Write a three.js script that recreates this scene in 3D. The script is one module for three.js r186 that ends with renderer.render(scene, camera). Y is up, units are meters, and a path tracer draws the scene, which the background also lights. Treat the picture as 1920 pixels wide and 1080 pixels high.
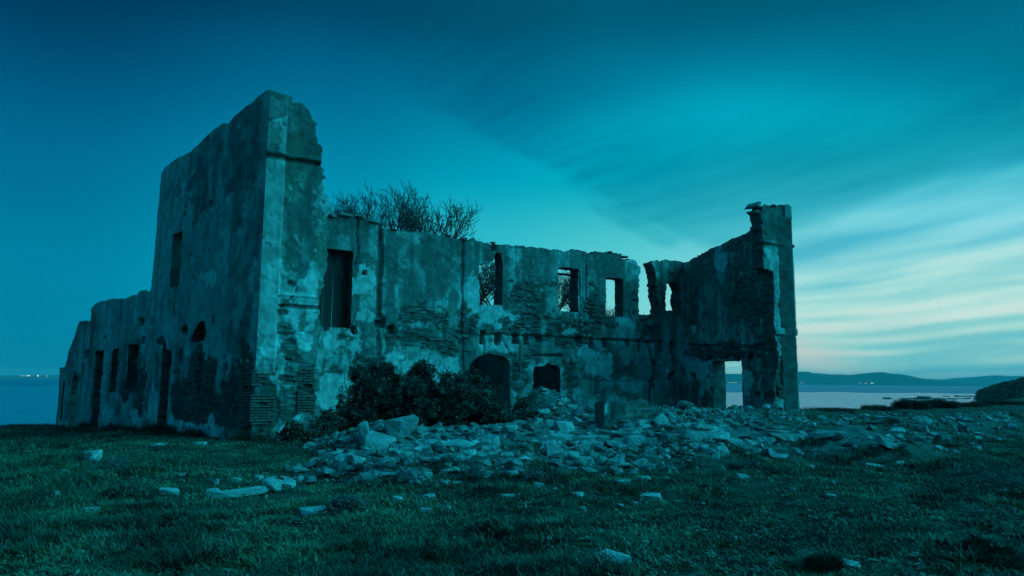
import * as THREE from 'three';
import { ConvexGeometry } from 'three/addons/geometries/ConvexGeometry.js';
import { mergeGeometries } from 'three/addons/utils/BufferGeometryUtils.js';

// ------------------------------------------------------------------ camera, sky, light, exposure
const scene = new THREE.Scene();
const F = 1361;                                        // focal length in pixels of a 1920 wide frame
const EYE = 1.6;
const camera = new THREE.PerspectiveCamera(2 * Math.atan(540 / F) * 180 / Math.PI, 16 / 9, 0.1, 90000);
camera.rotation.order = 'YXZ';
camera.position.set(0, EYE, 0);
camera.rotation.set(7.33 * Math.PI / 180, 0, 0.47 * Math.PI / 180);
camera.updateMatrixWorld(true);
const renderer = new THREE.WebGLRenderer({ antialias: true });
renderer.setSize(1024, 576);
renderer.toneMapping = THREE.LinearToneMapping;
renderer.toneMappingExposure = 1.0;
renderer.shadowMap.enabled = true;

const SUN = { az: 100, el: 32, intensity: 2.6, radius: 90, color: [0.02, 0.78, 1.0] };
{
  const a = SUN.az * Math.PI / 180, e = SUN.el * Math.PI / 180;
  const sun = new THREE.DirectionalLight(new THREE.Color().setRGB(...SUN.color), SUN.intensity);
  sun.name = 'sun';
  sun.position.set(Math.sin(a) * Math.cos(e) * 100, Math.sin(e) * 100, -Math.cos(a) * Math.cos(e) * 100 - 25);
  sun.target.position.set(0, 0, -25);
  sun.castShadow = true; sun.shadow.radius = SUN.radius; sun.shadow.mapSize.set(2048, 2048);
  Object.assign(sun.shadow.camera, { left: -45, right: 45, top: 45, bottom: -45, near: 1, far: 220 });
  scene.add(sun, sun.target);
}

// ------------------------------------------------------------------ noise
let seed_ = 12345;
const rnd = () => { seed_ = (seed_ + 0x6d2b79f5) | 0; let t = Math.imul(seed_ ^ (seed_ >>> 15), 1 | seed_); t = (t + Math.imul(t ^ (t >>> 7), 61 | t)) ^ t; return ((t ^ (t >>> 14)) >>> 0) / 4294967296; };
const rr = (a, b) => a + (b - a) * rnd();
const seed = (s) => { seed_ = s | 0; };
const h3 = (x, y, z) => { let h = (Math.imul(x, 374761393) + Math.imul(y, 668265263) + Math.imul(z, 2147483647 ^ 0x5bd1e995)) | 0; h = Math.imul(h ^ (h >>> 13), 1274126177); h ^= h >>> 16; return (h >>> 0) / 4294967296; };
const fade = (t) => t * t * (3 - 2 * t);
function vn2(x, y, s = 0) {                            // value noise -1..1
  const xi = Math.floor(x), yi = Math.floor(y), u = fade(x - xi), v = fade(y - yi);
  const a = h3(xi, yi, s), b = h3(xi + 1, yi, s), c = h3(xi, yi + 1, s), d = h3(xi + 1, yi + 1, s);
  return 2 * (a + (b - a) * u + (c - a) * v + (a - b - c + d) * u * v) - 1;
}
function vn3(x, y, z) {
  const zi = Math.floor(z), w = fade(z - zi);
  return vn2(x, y, zi * 7 + 3) * (1 - w) + vn2(x, y, zi * 7 + 10) * w;
}
function fbm(x, y, o = 4, s = 0) { let a = 0.5, r = 0; for (let i = 0; i < o; i++) { r += a * vn2(x, y, s + i * 17); x = x * 2.03 + 11.3; y = y * 2.03 + 5.7; a *= 0.5; } return r; }
const sm = (a, b, x) => { const t = Math.min(1, Math.max(0, (x - a) / (b - a))); return t * t * (3 - 2 * t); };
const lerp = (a, b, t) => a + (b - a) * t;
const clamp = (x, a, b) => Math.min(b, Math.max(a, x));
const mix3 = (a, b, t) => [lerp(a[0], b[0], t), lerp(a[1], b[1], t), lerp(a[2], b[2], t)];
const lin = (c) => { c /= 255; return c <= 0.04045 ? c / 12.92 : ((c + 0.055) / 1.055) ** 2.4; };

// ------------------------------------------------------------------ the sky: dusk, brightest low on the right
{
  const AZ = [-180, -120, -70, -35, -15, -3, 8, 20, 33, 50, 75, 110, 150, 180];
  const EL = [0, 4, 8, 12, 16, 20, 24, 28, 40, 60, 90];
  const T = {   // rows by elevation, sRGB, one per azimuth
    0: [[0, 124, 162], [0, 124, 162], [0, 118, 152], [0, 128, 160], [0, 152, 182], [60, 182, 197], [130, 206, 204], [176, 226, 212], [150, 216, 208], [140, 208, 204], [60, 172, 184], [0, 138, 166], [0, 118, 152], [0, 124, 162]],
    4: [[0, 124, 164], [0, 124, 164], [0, 118, 154], [0, 127, 163], [0, 154, 186], [60, 188, 204], [124, 212, 210], [204, 236, 218], [200, 236, 220], [170, 222, 214], [60, 172, 186], [0, 136, 167], [0, 118, 153], [0, 124, 164]],
    8: [[0, 124, 164], [0, 124, 164], [0, 117, 153], [0, 124, 162], [0, 154, 188], [56, 188, 206], [100, 206, 210], [160, 221, 220], [172, 225, 220], [140, 212, 212], [40, 160, 182], [0, 132, 164], [0, 116, 152], [0, 124, 164]],
    12: [[0, 124, 164], [0, 124, 164], [0, 113, 150], [0, 113, 152], [0, 150, 184], [38, 180, 202], [64, 192, 204], [104, 206, 218], [120, 210, 222], [96, 192, 206], [10, 148, 174], [0, 126, 160], [0, 114, 151], [0, 124, 164]],
    16: [[0, 123, 164], [0, 123, 164], [0, 108, 147], [0, 101, 143], [0, 134, 172], [0, 154, 186], [0, 162, 188], [20, 164, 186], [26, 162, 184], [20, 154, 178], [0, 132, 163], [0, 120, 156], [0, 124, 164], [0, 123, 164]],
    20: [[0, 122, 164], [0, 122, 164], [0, 88, 130], [0, 82, 124], [0, 114, 154], [0, 132, 168], [0, 140, 172], [0, 140, 170], [0, 134, 164], [0, 130, 160], [0, 121, 154], [0, 115, 152], [0, 123, 164], [0, 122, 164]],
    24: [[0, 122, 164], [0, 122, 164], [0, 76, 118], [0, 60, 100], [0, 94, 134], [0, 108, 144], [0, 115, 149], [0, 114, 146], [0, 108, 140], [0, 108, 140], [0, 111, 147], [0, 111, 149], [0, 122, 164], [0, 122, 164]],
    28: [[0, 122, 164], [0, 122, 164], [0, 70, 112], [0, 44, 80], [0, 70, 108], [0, 80, 114], [0, 88, 120], [0, 86, 117], [0, 82, 112], [0, 90, 122], [0, 104, 142], [0, 108, 147], [0, 122, 164], [0, 122, 164]],
    40: [[0, 122, 164], [0, 122, 164], [0, 104, 145], [0, 88, 128], [0, 86, 126], [0, 88, 127], [0, 92, 130], [0, 94, 132], [0, 95, 133], [0, 98, 137], [0, 104, 144], [0, 122, 164], [0, 122, 164], [0, 122, 164]],
    60: AZ.map(() => [0, 122, 164]),  // sky overhead and behind the camera raised to brighten the shaded walls
    90: AZ.map(() => [0, 122, 164]),
  };
  const G = EL.map((e) => T[e].map((c) => [c[0], c[1], c[2] * lerp(0.975, 1, sm(20, 90, c[0]))]));
  const find = (A, x) => { let i = 0; while (i < A.length - 2 && x >= A[i + 1]) i++; return i; };
  const cub = (p0, p1, p2, p3, t) => p1 + 0.5 * t * (p2 - p0 + t * (2 * p0 - 5 * p1 + 4 * p2 - p3 + t * (3 * (p1 - p2) + p3 - p0)));
  function base(az, el) {
    const i = find(AZ, az), j = find(EL, Math.max(0, el));
    const t = fade((az - AZ[i]) / (AZ[i + 1] - AZ[i])), s = clamp((el - EL[j]) / (EL[j + 1] - EL[j]), 0, 1);
    const out = [0, 0, 0];
    for (let k = 0; k < 3; k++) {
      const col = (jj) => { const r = G[clamp(jj, 0, EL.length - 1)]; return lerp(r[i][k], r[i + 1][k], t); };
      out[k] = clamp(cub(col(j - 1), col(j), col(j + 1), col(j + 2), s), 0, 255);
    }
    return out;
  }
  const W = 2560, H = 1280, data = new Float32Array(W * H * 4);
  for (let y = 0; y < H; y++) {
    const el = ((y + 0.5) / H - 0.5) * 180;
    for (let x = 0; x < W; x++) {
      let az = ((x + 0.5) / W * 360 - 180) + 90; if (az > 180) az -= 360;
      let c = base(az, el);
      if (el > -2 && el < 75) {
        const win = sm(-60, -10, az) * (1 - sm(110, 160, az));     // the cloud bank stands over the glow
        // streak coordinate: bands that fan out to the right
        const ww = fbm(az * 0.07, el * 0.16, 3, 5);
        const q = el / (1 + 0.019 * clamp(az - 14, -40, 70)) + ww * 0.7;
        // 1: the dark sheet, its lower edge a V
        const e1 = el - (18.6 - (az + 2.5) * 0.53) + 1.5 * fbm(az * 0.12, el * 0.25, 4, 21) + 1.1 * fbm(az * 0.30 + el * 0.35, el * 0.9 + az * 0.45, 4, 22);
        const e2 = el - (9.7 + (az - 14) * 0.25) + 1.3 * fbm(az * 0.10, q * 0.5, 4, 31);
        const sheet = sm(-0.4, 1.5, e1) * sm(-1.0, 1.3, e2) * (1 - sm(3.5, 13, Math.min(e1, e2 * 1.2))) * win * (1 - sm(60, 100, az)) * sm(-16, 2, az);
        const dk = sheet * 0.43 * (0.85 + 0.6 * fbm(az * 0.10 + el * 0.1, q * 1.1 + az * 0.05, 5, 61));
        c = [c[0] * (1 - dk * 1.1), c[1] * (1 - dk * 0.33), c[2] * (1 - dk * 0.24)];
        // faint bright swoosh within the sheet
        const sw = Math.exp(-(((el - (21 - Math.abs(az - 16) * 0.2)) / 3) ** 2)) * sm(-5, 8, az) * (1 - sm(26, 40, az)) * 0.15;
        c = [c[0], c[1] * (1 + sw), c[2] * (1 + sw * 0.8)];
        // 2: streaks below it on the right
        const low = sm(1.2, -1.2, e2) * sm(12, 19, az) * (1 - sm(100, 150, az)) * sm(-1, 0.6, el) ;
        const lp = 6 * Math.log(Math.max(0, q) + 2.2); const n = 0.8 * fbm(az * 0.035 + 3, lp * 0.75, 4, 41) + 0.55 * fbm(az * 0.075 + lp * 0.1, lp * 2.1, 4, 47) - 0.13;
        const st = low * clamp(n * 2.0, -1, 1);
        if (st < 0) { const k = -st * 0.75; c = mix3(c, [c[0] * 0.42, c[1] * 0.80, c[2] * 0.90], k); }
        else { const k = st * 0.6; c = mix3(c, [Math.min(225, c[0] + 62), Math.min(228, c[1] + 22), c[2] + 4], k); }
        // 3: cream band near the horizon by the end of the wall, and a grey-teal wedge over it
        const cr = Math.exp(-(((az - 21) / 5.5) ** 2) - (((el - 2.2 + (az - 21) * 0.2 + ww) / 1.5) ** 2));
        c = mix3(c, [206, 230, 200], clamp(cr * 0.8, 0, 1));
        const wd = Math.exp(-(((az - 29) / 5.5) ** 2) - (((el - 3.3 - ww * 0.8) / 0.8) ** 2));
        c = mix3(c, [104, 186, 194], clamp(wd * 0.35, 0, 1));
        // the left half: very soft mottling
        const soft = fbm(az * 0.05, el * 0.09, 3, 71) * 0.05;
        c = [c[0] * (1 + soft), c[1] * (1 + soft), c[2] * (1 + soft)];
      }
      const o = (y * W + x) * 4;
      const gl = 1 + 0.24 * Math.exp(-Math.max(0, el) / 3.0) * sm(-40, 30, az) * sm(150, 70, az);
      data[o] = lin(clamp(c[0], 0, 255)) * gl; data[o + 1] = lin(clamp(c[1], 0, 255)) * gl; data[o + 2] = lin(clamp(c[2], 0, 255)) * gl; data[o + 3] = 1;
    }
  }
  const t = new THREE.DataTexture(data, W, H, THREE.RGBAFormat, THREE.FloatType);
  t.mapping = THREE.EquirectangularReflectionMapping; t.magFilter = THREE.LinearFilter; t.minFilter = THREE.LinearFilter; t.needsUpdate = true;
  scene.background = t; scene.environment = t;
}

// ------------------------------------------------------------------ helpers: naming, rays, textures
const used = {};
const numbered = (n) => { const k = (used[n] = (used[n] ?? -1) + 1); return k ? n + '_' + String(k).padStart(3, '0') : n; };
function tag(o, label, category, group, kind) {
  if (label) o.userData.label = label;
  if (category) o.userData.category = category;
  if (group) o.userData.group = group;
  if (kind) o.userData.kind = kind;
  return o;
}
function shade(o) { o.castShadow = true; o.receiveShadow = true; return o; }
function mesh(name, g, m, parent) { const o = shade(new THREE.Mesh(g, m)); o.name = parent && parent !== scene ? name : numbered(name); (parent ?? scene).add(o); return o; }
function base(name, p) { const o = new THREE.Group(); o.name = numbered(name); o.position.set(...p); scene.add(o); return o; }
const Q = camera.quaternion.clone();
const V3 = (x, y, z) => new THREE.Vector3(x, y, z);
const ray = (px, py) => V3((px - 960) / F, -(py - 540) / F, -1).applyQuaternion(Q);
const UP = V3(0, 1, 0);
function dirAz(deg) { const a = deg * Math.PI / 180; return V3(Math.sin(a), 0, -Math.cos(a)); }
const atDepth = (px, py, Z) => { const d = ray(px, py); return d.multiplyScalar(Z / -d.z).add(V3(0, EYE, 0)); };

function tileNoise(size, fn) {                         // a tiling colour texture from fn(u, v) -> grey 0..1
  const d = new Uint8Array(size * size * 4);
  for (let y = 0; y < size; y++) for (let x = 0; x < size; x++) { const g = clamp(fn(x / size, y / size), 0, 1) * 255, o = (y * size + x) * 4; d[o] = d[o + 1] = d[o + 2] = g; d[o + 3] = 255; }
  const t = new THREE.DataTexture(d, size, size); t.wrapS = t.wrapT = THREE.RepeatWrapping; t.magFilter = THREE.LinearFilter; t.minFilter = THREE.LinearMipmapLinearFilter; t.generateMipmaps = true; t.needsUpdate = true;
  return t;
}
function tfbm(u, v, f, o, s) {                         // periodic value noise
  let a = 0.5, r = 0;
  for (let i = 0; i < o; i++) {
    const x = u * f, y = v * f, xi = Math.floor(x), yi = Math.floor(y), p = fade(x - xi), q = fade(y - yi), w = (k) => ((k % f) + f) % f;
    const A = h3(w(xi), w(yi), s + i), B = h3(w(xi + 1), w(yi), s + i), C = h3(w(xi), w(yi + 1), s + i), D = h3(w(xi + 1), w(yi + 1), s + i);
    r += a * (2 * (A + (B - A) * p + (C - A) * q + (A - B - C + D) * p * q) - 1); f *= 2; a *= 0.55;
  }
  return r;
}
const grain = tileNoise(512, (u, v) => 0.78 + 0.34 * tfbm(u, v, 10, 6, 1) + 0.10 * tfbm(u, v, 90, 2, 9));
const grainBump = tileNoise(512, (u, v) => 0.5 + 0.55 * tfbm(u, v, 16, 6, 33));
const stoneTex = tileNoise(256, (u, v) => 0.68 + 0.62 * tfbm(u, v, 6, 6, 71));

const M = {
  wall: new THREE.MeshStandardMaterial({ name: 'weathered plaster', vertexColors: true, roughness: 0.95, map: grain, bumpMap: grainBump, bumpScale: 0.012 }),
  brick: [[0.20, 0.15, 0.125], [0.25, 0.19, 0.155], [0.17, 0.13, 0.115]].map((c) => new THREE.MeshStandardMaterial({ name: 'brick', color: new THREE.Color().setRGB(...c), roughness: 0.95, map: stoneTex })),
  slate: [[0.19, 0.19, 0.178], [0.25, 0.245, 0.225], [0.14, 0.14, 0.13], [0.32, 0.31, 0.285]].map((c) => new THREE.MeshStandardMaterial({ name: 'wall stone', color: new THREE.Color().setRGB(...c), roughness: 0.92, map: stoneTex })),
  rubble: [[0.40, 0.395, 0.375], [0.29, 0.29, 0.27], [0.54, 0.535, 0.51], [0.18, 0.185, 0.17], [0.45, 0.43, 0.40]].map((c) => new THREE.MeshStandardMaterial({ name: 'rubble stone', color: new THREE.Color().setRGB(...c), roughness: 0.9, map: stoneTex, bumpMap: grainBump, bumpScale: 0.02 })),
  pale: new THREE.MeshStandardMaterial({ name: 'pale stone', color: new THREE.Color().setRGB(0.56, 0.55, 0.52), roughness: 0.9, map: stoneTex, bumpMap: grainBump, bumpScale: 0.02 }),
  wallPlain: new THREE.MeshStandardMaterial({ name: 'rough plaster', color: new THREE.Color().setRGB(0.30, 0.30, 0.28), roughness: 0.95, map: grain, bumpMap: grainBump, bumpScale: 0.012 }),
  wood: new THREE.MeshStandardMaterial({ name: 'old wood', color: new THREE.Color().setRGB(0.045, 0.042, 0.038), roughness: 0.9, map: stoneTex }),
  bark: new THREE.MeshStandardMaterial({ name: 'bark', color: new THREE.Color().setRGB(0.07, 0.062, 0.055), roughness: 0.95 }),
  ground: new THREE.MeshStandardMaterial({ name: 'turf and soil', vertexColors: true, roughness: 1, map: grain, bumpMap: grainBump, bumpScale: 0.03 }),
  grass: new THREE.MeshStandardMaterial({ name: 'grass', color: 0xffffff, roughness: 0.8, side: THREE.DoubleSide }),
  leaf: new THREE.MeshStandardMaterial({ name: 'leaf', color: 0xffffff, roughness: 0.7, side: THREE.DoubleSide }),
};

// ------------------------------------------------------------------ plan of the ruin (metres)
const LEFT_AZ = -45, FRONT_AZ = 59;
const dF = dirAz(FRONT_AZ), dL = dirAz(LEFT_AZ);
const nF = dF.clone().cross(UP);                       // towards the camera
const onY = (px, py, y) => { const d = ray(px, py); return d.multiplyScalar((y - EYE) / d.y).add(V3(0, EYE, 0)); };
const C = onY(471, 827, 0);                            // foot of the near corner
const DEPTH = 7.5;
const frame = (O, D) => {                              // a wall's own axes: u along D, v up, w out of the face
  const N = D.clone().cross(UP).normalize();
  const f = { O, D, N, uv(px, py) { const d = ray(px, py), e = V3(0, EYE, 0); const t = O.clone().sub(e).dot(N) / d.dot(N); const p = e.addScaledVector(d, t); return [p.sub(O).dot(D), p.y]; } };
  f.pos = (u, v, w = 0) => O.clone().addScaledVector(D, u).addScaledVector(N, w).setY(v);
  f.Z = (px, py) => -f.pos(...f.uv(px, py)).z;
  return f;
};
const C0 = C.clone().setY(0);
const FR = frame(C0, dF);                              // the line of the fallen front wall
const SD = frame(C0, dL.clone().negate());             // the long side, u runs to 0 at the near corner
const BK = frame(C0.clone().addScaledVector(nF, -DEPTH), dF);
const EB = BK.pos(BK.uv(1283, 600)[0], 0), EF = FR.pos(FR.uv(1464, 600)[0], 0);
const EN = frame(EB, EF.clone().sub(EB).normalize());

// ------------------------------------------------------------------ terrain
const SHORE = [[-400, -60], [-160, 5], [-80, 20], [-40, 29], [-24, 33.5], [-19, 37], [-8, 52], [6, 56], [12, 48], [20, 49], [30, 55], [45, 70], [70, 100], [120, 150], [400, 330]];
const shoreZ = (x) => { let i = 0; while (i < SHORE.length - 2 && x > SHORE[i + 1][0]) i++; const [a, b] = [SHORE[i], SHORE[i + 1]]; return lerp(a[1], b[1], (x - a[0]) / (b[0] - a[0])); };
function sdPoly(P, x, y) {                             // > 0 inside
  let d = 1e9, ins = false;
  for (let i = 0, j = P.length - 1; i < P.length; j = i++) {
    const ax = P[i][0], ay = P[i][1], ex = P[j][0] - ax, ey = P[j][1] - ay, wx = x - ax, wy = y - ay;
    const t = clamp((wx * ex + wy * ey) / (ex * ex + ey * ey + 1e-12), 0, 1), bx = wx - ex * t, by = wy - ey * t;
    d = Math.min(d, bx * bx + by * by);
    if ((ay > y) !== (P[j][1] > y) && x < (P[j][0] - ax) * (y - ay) / (P[j][1] - ay) + ax) ins = !ins;
  }
  return ins ? Math.sqrt(d) : -Math.sqrt(d);
}
// where the rubble lies, in plan, from its outline on the ground
const flat = (L, y = 0) => L.map(([px, py]) => { const p = onY(px, py, y); return [p.x, -p.z]; });
const RUB = flat([[575, 897], [640, 908], [760, 916], [900, 912], [1020, 906], [1180, 900], [1290, 884], [1420, 868], [1560, 872], [1700, 868], [1820, 850], [1915, 815], [1915, 786], [1800, 786], [1640, 786], [1520, 788], [1440, 800], [1200, 812], [1000, 820], [800, 826], [690, 830], [610, 842]]);
const MOUND = [[1132, 27], [1500, 30.4], [1490, 25.5], [1350, 22.5], [1160, 20.5], [1080, 20.5], [1000, 22.5], [960, 27.5], [1000, 30], [1060, 31.5]].map(([px, Z]) => { const p = atDepth(px, 715, Z); return [p.x, Z]; });
const SCREE = [[960, 28], [1064, 30.2], [1056, 26.5], [1030, 25], [975, 25]].map(([px, Z]) => { const p = atDepth(px, 715, Z); return [p.x, Z]; });
const HEAPS = [[690, 852, 1.7, 0.42], [850, 856, 2.0, 0.18], [975, 850, 1.8, 0.15], [760, 880, 1.6, 0.12], [1060, 846, 2.2, 0.15], [1210, 846, 2.4, 0.25], [1420, 836, 2.6, 0.2], [1320, 858, 1.8, 0.25], [1560, 838, 2.6, 0.3], [1700, 820, 3.2, 0.2], [1840, 806, 3.5, 0.2]].map(([px, py, r, h]) => { const p = onY(px, py, 0); return [p.x, -p.z, r, h]; });
function rubbleMask(x, z) { return sm(-0.5, 0.7, sdPoly(RUB, x, z) + 0.8 * fbm(x * 0.6, z * 0.6, 3, 91)); }
function G(x, z) {                                     // z runs away from the camera
  let y = 0;
  const left = sm(2, -22, x) * sm(12, 34, z); y -= 0.62 * left;
  const near = sm(60, 30, Math.hypot(x, z));
  y += near * (0.16 * fbm(x * 0.28, z * 0.28, 3, 3) * sm(2, 9, z) + 0.085 * fbm(x * 1.1, z * 1.1, 3, 4) * sm(-2, 6, z) + 0.09 * fbm(x * 3.1, z * 3.1, 3, 5) * sm(40, 20, z)) + 0.25 * fbm(x * 0.05, z * 0.05, 2, 8) * sm(40, 90, Math.hypot(x, z));
  if (z > 8 && z < 45 && x > -8 && x < 32) {
    const r = rubbleMask(x, z);
    if (r > 0) y += r * (0.20 + 0.16 * fbm(x * 0.5, z * 0.5, 3, 12) + 0.16 * sm(0.2, 2.5, sdPoly(RUB, x, z)) * sm(-9, -1, x) * sm(14, 4, x));
    const m = sm(-0.6, 1.0, sdPoly(MOUND, x, z)); if (m > 0) y += m * (0.50 + 0.22 * fbm(x * 0.7, z * 0.7, 3, 14));
    if (r > 0) for (const [hx, hz, hr, hh] of HEAPS) { const q = ((x - hx) ** 2 + (z - hz) ** 2) / (hr * hr); if (q < 1) y += r * hh * (1 - q) ** 2 * (1 + 0.5 * fbm(x * 1.4, z * 1.4, 3, 15)); }
    const s = sm(-0.8, 1.1, sdPoly(SCREE, x, z)); if (s > 0) y += s * 0.75;
  }
  const s = z - shoreZ(x) + 1.2 * fbm(x * 0.12, z * 0.12, 3, 6);
  if (s > -3) y -= 0.55 * sm(-3, 6, s) * 0.6 + clamp((s - 0.5) * 0.75, 0, 10);
  return y;
}
function onGround(px, py) {                            // where a line of sight meets the terrain
  const d = ray(px, py), e = V3(0, EYE, 0); let t = 3;
  for (; t < 160; t += 0.06) { const p = e.clone().addScaledVector(d, t); if (p.y < G(p.x, -p.z)) break; }
  return e.addScaledVector(d, t);
}
{
  const pos = [], col = [], uv = [], idx = [], NA = 900, R = []; let r = 1.2; while (r < 46) { R.push(r); r *= 1.0125; } while (r < 420) { R.push(r); r *= 1.035; }
  const A = []; for (let i = 0; i <= NA; i++) { const t = i / NA * 2 - 1; A.push((Math.sign(t) * (Math.abs(t) ** 1.9) * 0.72 + t * 0.28) * Math.PI); }
  const soil = [0.055, 0.060, 0.045], turf = [0.034, 0.052, 0.031], dust = [0.19, 0.185, 0.165];
  pos.push(0, G(0, 0), 0); uv.push(0, 0); col.push(...turf);
  for (const q of R) for (const a of A) {
    const x = Math.sin(a) * q, z = Math.cos(a) * q; const y = G(x, z);
    pos.push(x, y, -z); uv.push(x / 1.7, z / 1.7);
    const rub = z > 8 && z < 45 ? Math.max(rubbleMask(x, z), sm(-0.6, 0.8, sdPoly(MOUND, x, z))) : 0;
    let c = mix3(turf, soil, sm(-0.1, 0.5, fbm(x * 0.8, z * 0.8, 4, 51)));
    c = mix3(c, dust, rub * (0.35 + 0.45 * sm(-0.3, 0.4, fbm(x * 1.3, z * 1.3, 3, 52))));
    if (y < -2) c = mix3(c, [0.12, 0.115, 0.10], sm(-2, -4, y));
    col.push(...c);
  }
  const n = NA + 1;
  for (let i = 0; i < NA; i++) idx.push(0, 1 + i + 1, 1 + i);
  for (let k = 0; k < R.length - 1; k++) for (let i = 0; i < NA; i++) { const a = 1 + k * n + i, b = a + 1, c = a + n, d = c + 1; idx.push(a, b, c, b, d, c); }
  const g = new THREE.BufferGeometry(); g.setAttribute('position', new THREE.Float32BufferAttribute(pos, 3)); g.setAttribute('color', new THREE.Float32BufferAttribute(col, 3)); g.setAttribute('uv', new THREE.Float32BufferAttribute(uv, 2)); g.setIndex(idx); g.computeVertexNormals();
  { const nn = g.attributes.normal; if (nn.getY(500) < 0) { for (let i = 0; i < idx.length; i += 3) { const t = idx[i]; idx[i] = idx[i + 1]; idx[i + 1] = t; } g.setIndex(idx); g.computeVertexNormals(); } }
  tag(mesh('ground', g, M.ground), 'uneven grassy ground in front of the ruin falling away to the sea', 'ground', null, 'structure');
}

// ------------------------------------------------------------------ sea, far coast, headland
const SEA = -6.4;
{
  const ripple = tileNoise(1024, (u, v) => 0.5 + 0.5 * tfbm(u, v, 7, 5, 131) * 0.8);
  ripple.repeat.set(1, 1);
  const water = (r) => new THREE.MeshPhysicalMaterial({ name: 'sea water', color: new THREE.Color().setRGB(0.0, 0.22, 0.30), roughness: r, ior: 1.33, bumpMap: ripple, bumpScale: 0.3 });
  const edge = (a) => 760 * (1 + 0.10 * vn2(a * 7, 1, 3) + 0.05 * vn2(a * 31, 2, 3)), n = 720;
  const sheet = (name, r0, r1, mat, label) => {           // a round sheet of water between two distances
    const pos = [], uv = [], idx = [], K = 40;
    for (let k = 0; k <= K; k++) for (let i = 0; i <= n; i++) { const a = i / n * Math.PI * 2, lo = r0(a), hi = r1(a), r = lo * (hi / lo) ** (k / K), x = Math.cos(a) * r, z = Math.sin(a) * r; pos.push(x, 0, z); uv.push(x / 60, z / 14); }
    for (let k = 0; k < K; k++) for (let i = 0; i < n; i++) { const p = k * (n + 1) + i, q = p + n + 1; idx.push(p, p + 1, q, p + 1, q + 1, q); }
    const g = new THREE.BufferGeometry(); g.setAttribute('position', new THREE.Float32BufferAttribute(pos, 3)); g.setAttribute('uv', new THREE.Float32BufferAttribute(uv, 2)); g.setIndex(idx); g.computeVertexNormals(); if (g.attributes.normal.getY(5) < 0) { for (let i = 0; i < idx.length; i += 3) { const t = idx[i]; idx[i] = idx[i + 1]; idx[i + 1] = t; } g.setIndex(idx); g.computeVertexNormals(); }
    const o = mesh(name, g, mat); o.position.set(0, SEA, 0); tag(o, label, 'sea', null, 'structure');
  };
  sheet('sea', () => 20, edge, water(0.26), 'calm blue sea reaching from the shore out into the bay');
  sheet('open_sea', edge, () => 17000, water(0.5), 'band of wind-ruffled open water below the horizon');
}
function ridge(name, label, prof, D, thick, col, sd) {    // a range of hills: profile in pixels above the horizon, at distance D
  const pos = [], idx = [], X0 = prof[0][0], X1 = prof[prof.length - 1][0], n = 260, K = 9;
  const hAt = (px) => { let i = 0; while (i < prof.length - 2 && px > prof[i + 1][0]) i++; const [a, b] = [prof[i], prof[i + 1]]; const t = (px - a[0]) / (b[0] - a[0]); return lerp(a[1], b[1], clamp(t, 0, 1)); };
  for (let i = 0; i <= n; i++) {
    const px = lerp(X0, X1, i / n), h = Math.max(0, hAt(px) + 1.3 * fbm(px * 0.11, sd, 4, sd) + 0.25 * fbm(px * 0.5, sd, 2, sd + 5)) * D / F;
    for (let k = 0; k <= K; k++) {
      const t = k / K, s = 1 - Math.abs(t * 2 - 1), Z = D + (t - 0.5) * thick;
      const y = SEA - 3 + (h + 8) * (s ** 0.8) * (1 + (s < 0.99 ? 0.12 * fbm(px * 0.05, t * 6, 3, sd + 9) : 0));
      pos.push((px - 960) / F * D, y, -Z);
    }
  }
  for (let i = 0; i < n; i++) for (let k = 0; k < K; k++) { const a = i * (K + 1) + k, b = a + 1, c = a + K + 1, d = c + 1; idx.push(a, c, b, b, c, d); }
  const g = new THREE.BufferGeometry(); g.setAttribute('position', new THREE.Float32BufferAttribute(pos, 3)); g.setIndex(idx); g.computeVertexNormals();
  tag(mesh(name, g, new THREE.MeshStandardMaterial({ name: 'hill scrub', color: new THREE.Color().setRGB(...col), roughness: 1 })), label, 'hills', null, 'structure');
}
ridge('hills', 'range of dark hills across the bay right of the ruin', [[1180, 0], [1290, 14], [1370, 20], [1440, 22], [1500, 24], [1530, 23], [1552, 19], [1565, 21], [1580, 18], [1600, 19], [1630, 24], [1650, 23], [1672, 22], [1700, 14], [1730, 10], [1760, 5], [1790, 0]], 7000, 1800, [0.10, 0.13, 0.10], 3);
ridge('hills', 'paler and lower hills farther off at the right end of the bay', [[1600, 4], [1690, 6], [1730, 12], [1760, 10], [1800, 15], [1850, 19], [1900, 19], [1960, 21], [2100, 26], [2300, 10]], 11000, 2600, [0.10, 0.13, 0.10], 7);
ridge('hills', 'thin strip of far coast left of the ruin', [[-500, 6], [-200, 5], [0, 3.5], [40, 4.2], [90, 4.6], [160, 6], [300, 8], [500, 3], [700, 0]], 10000, 2000, [0.10, 0.13, 0.10], 11);

scene.fog = new THREE.FogExp2(new THREE.Color().setRGB(0.6, 0.9, 1.0), 0.00007);
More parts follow.
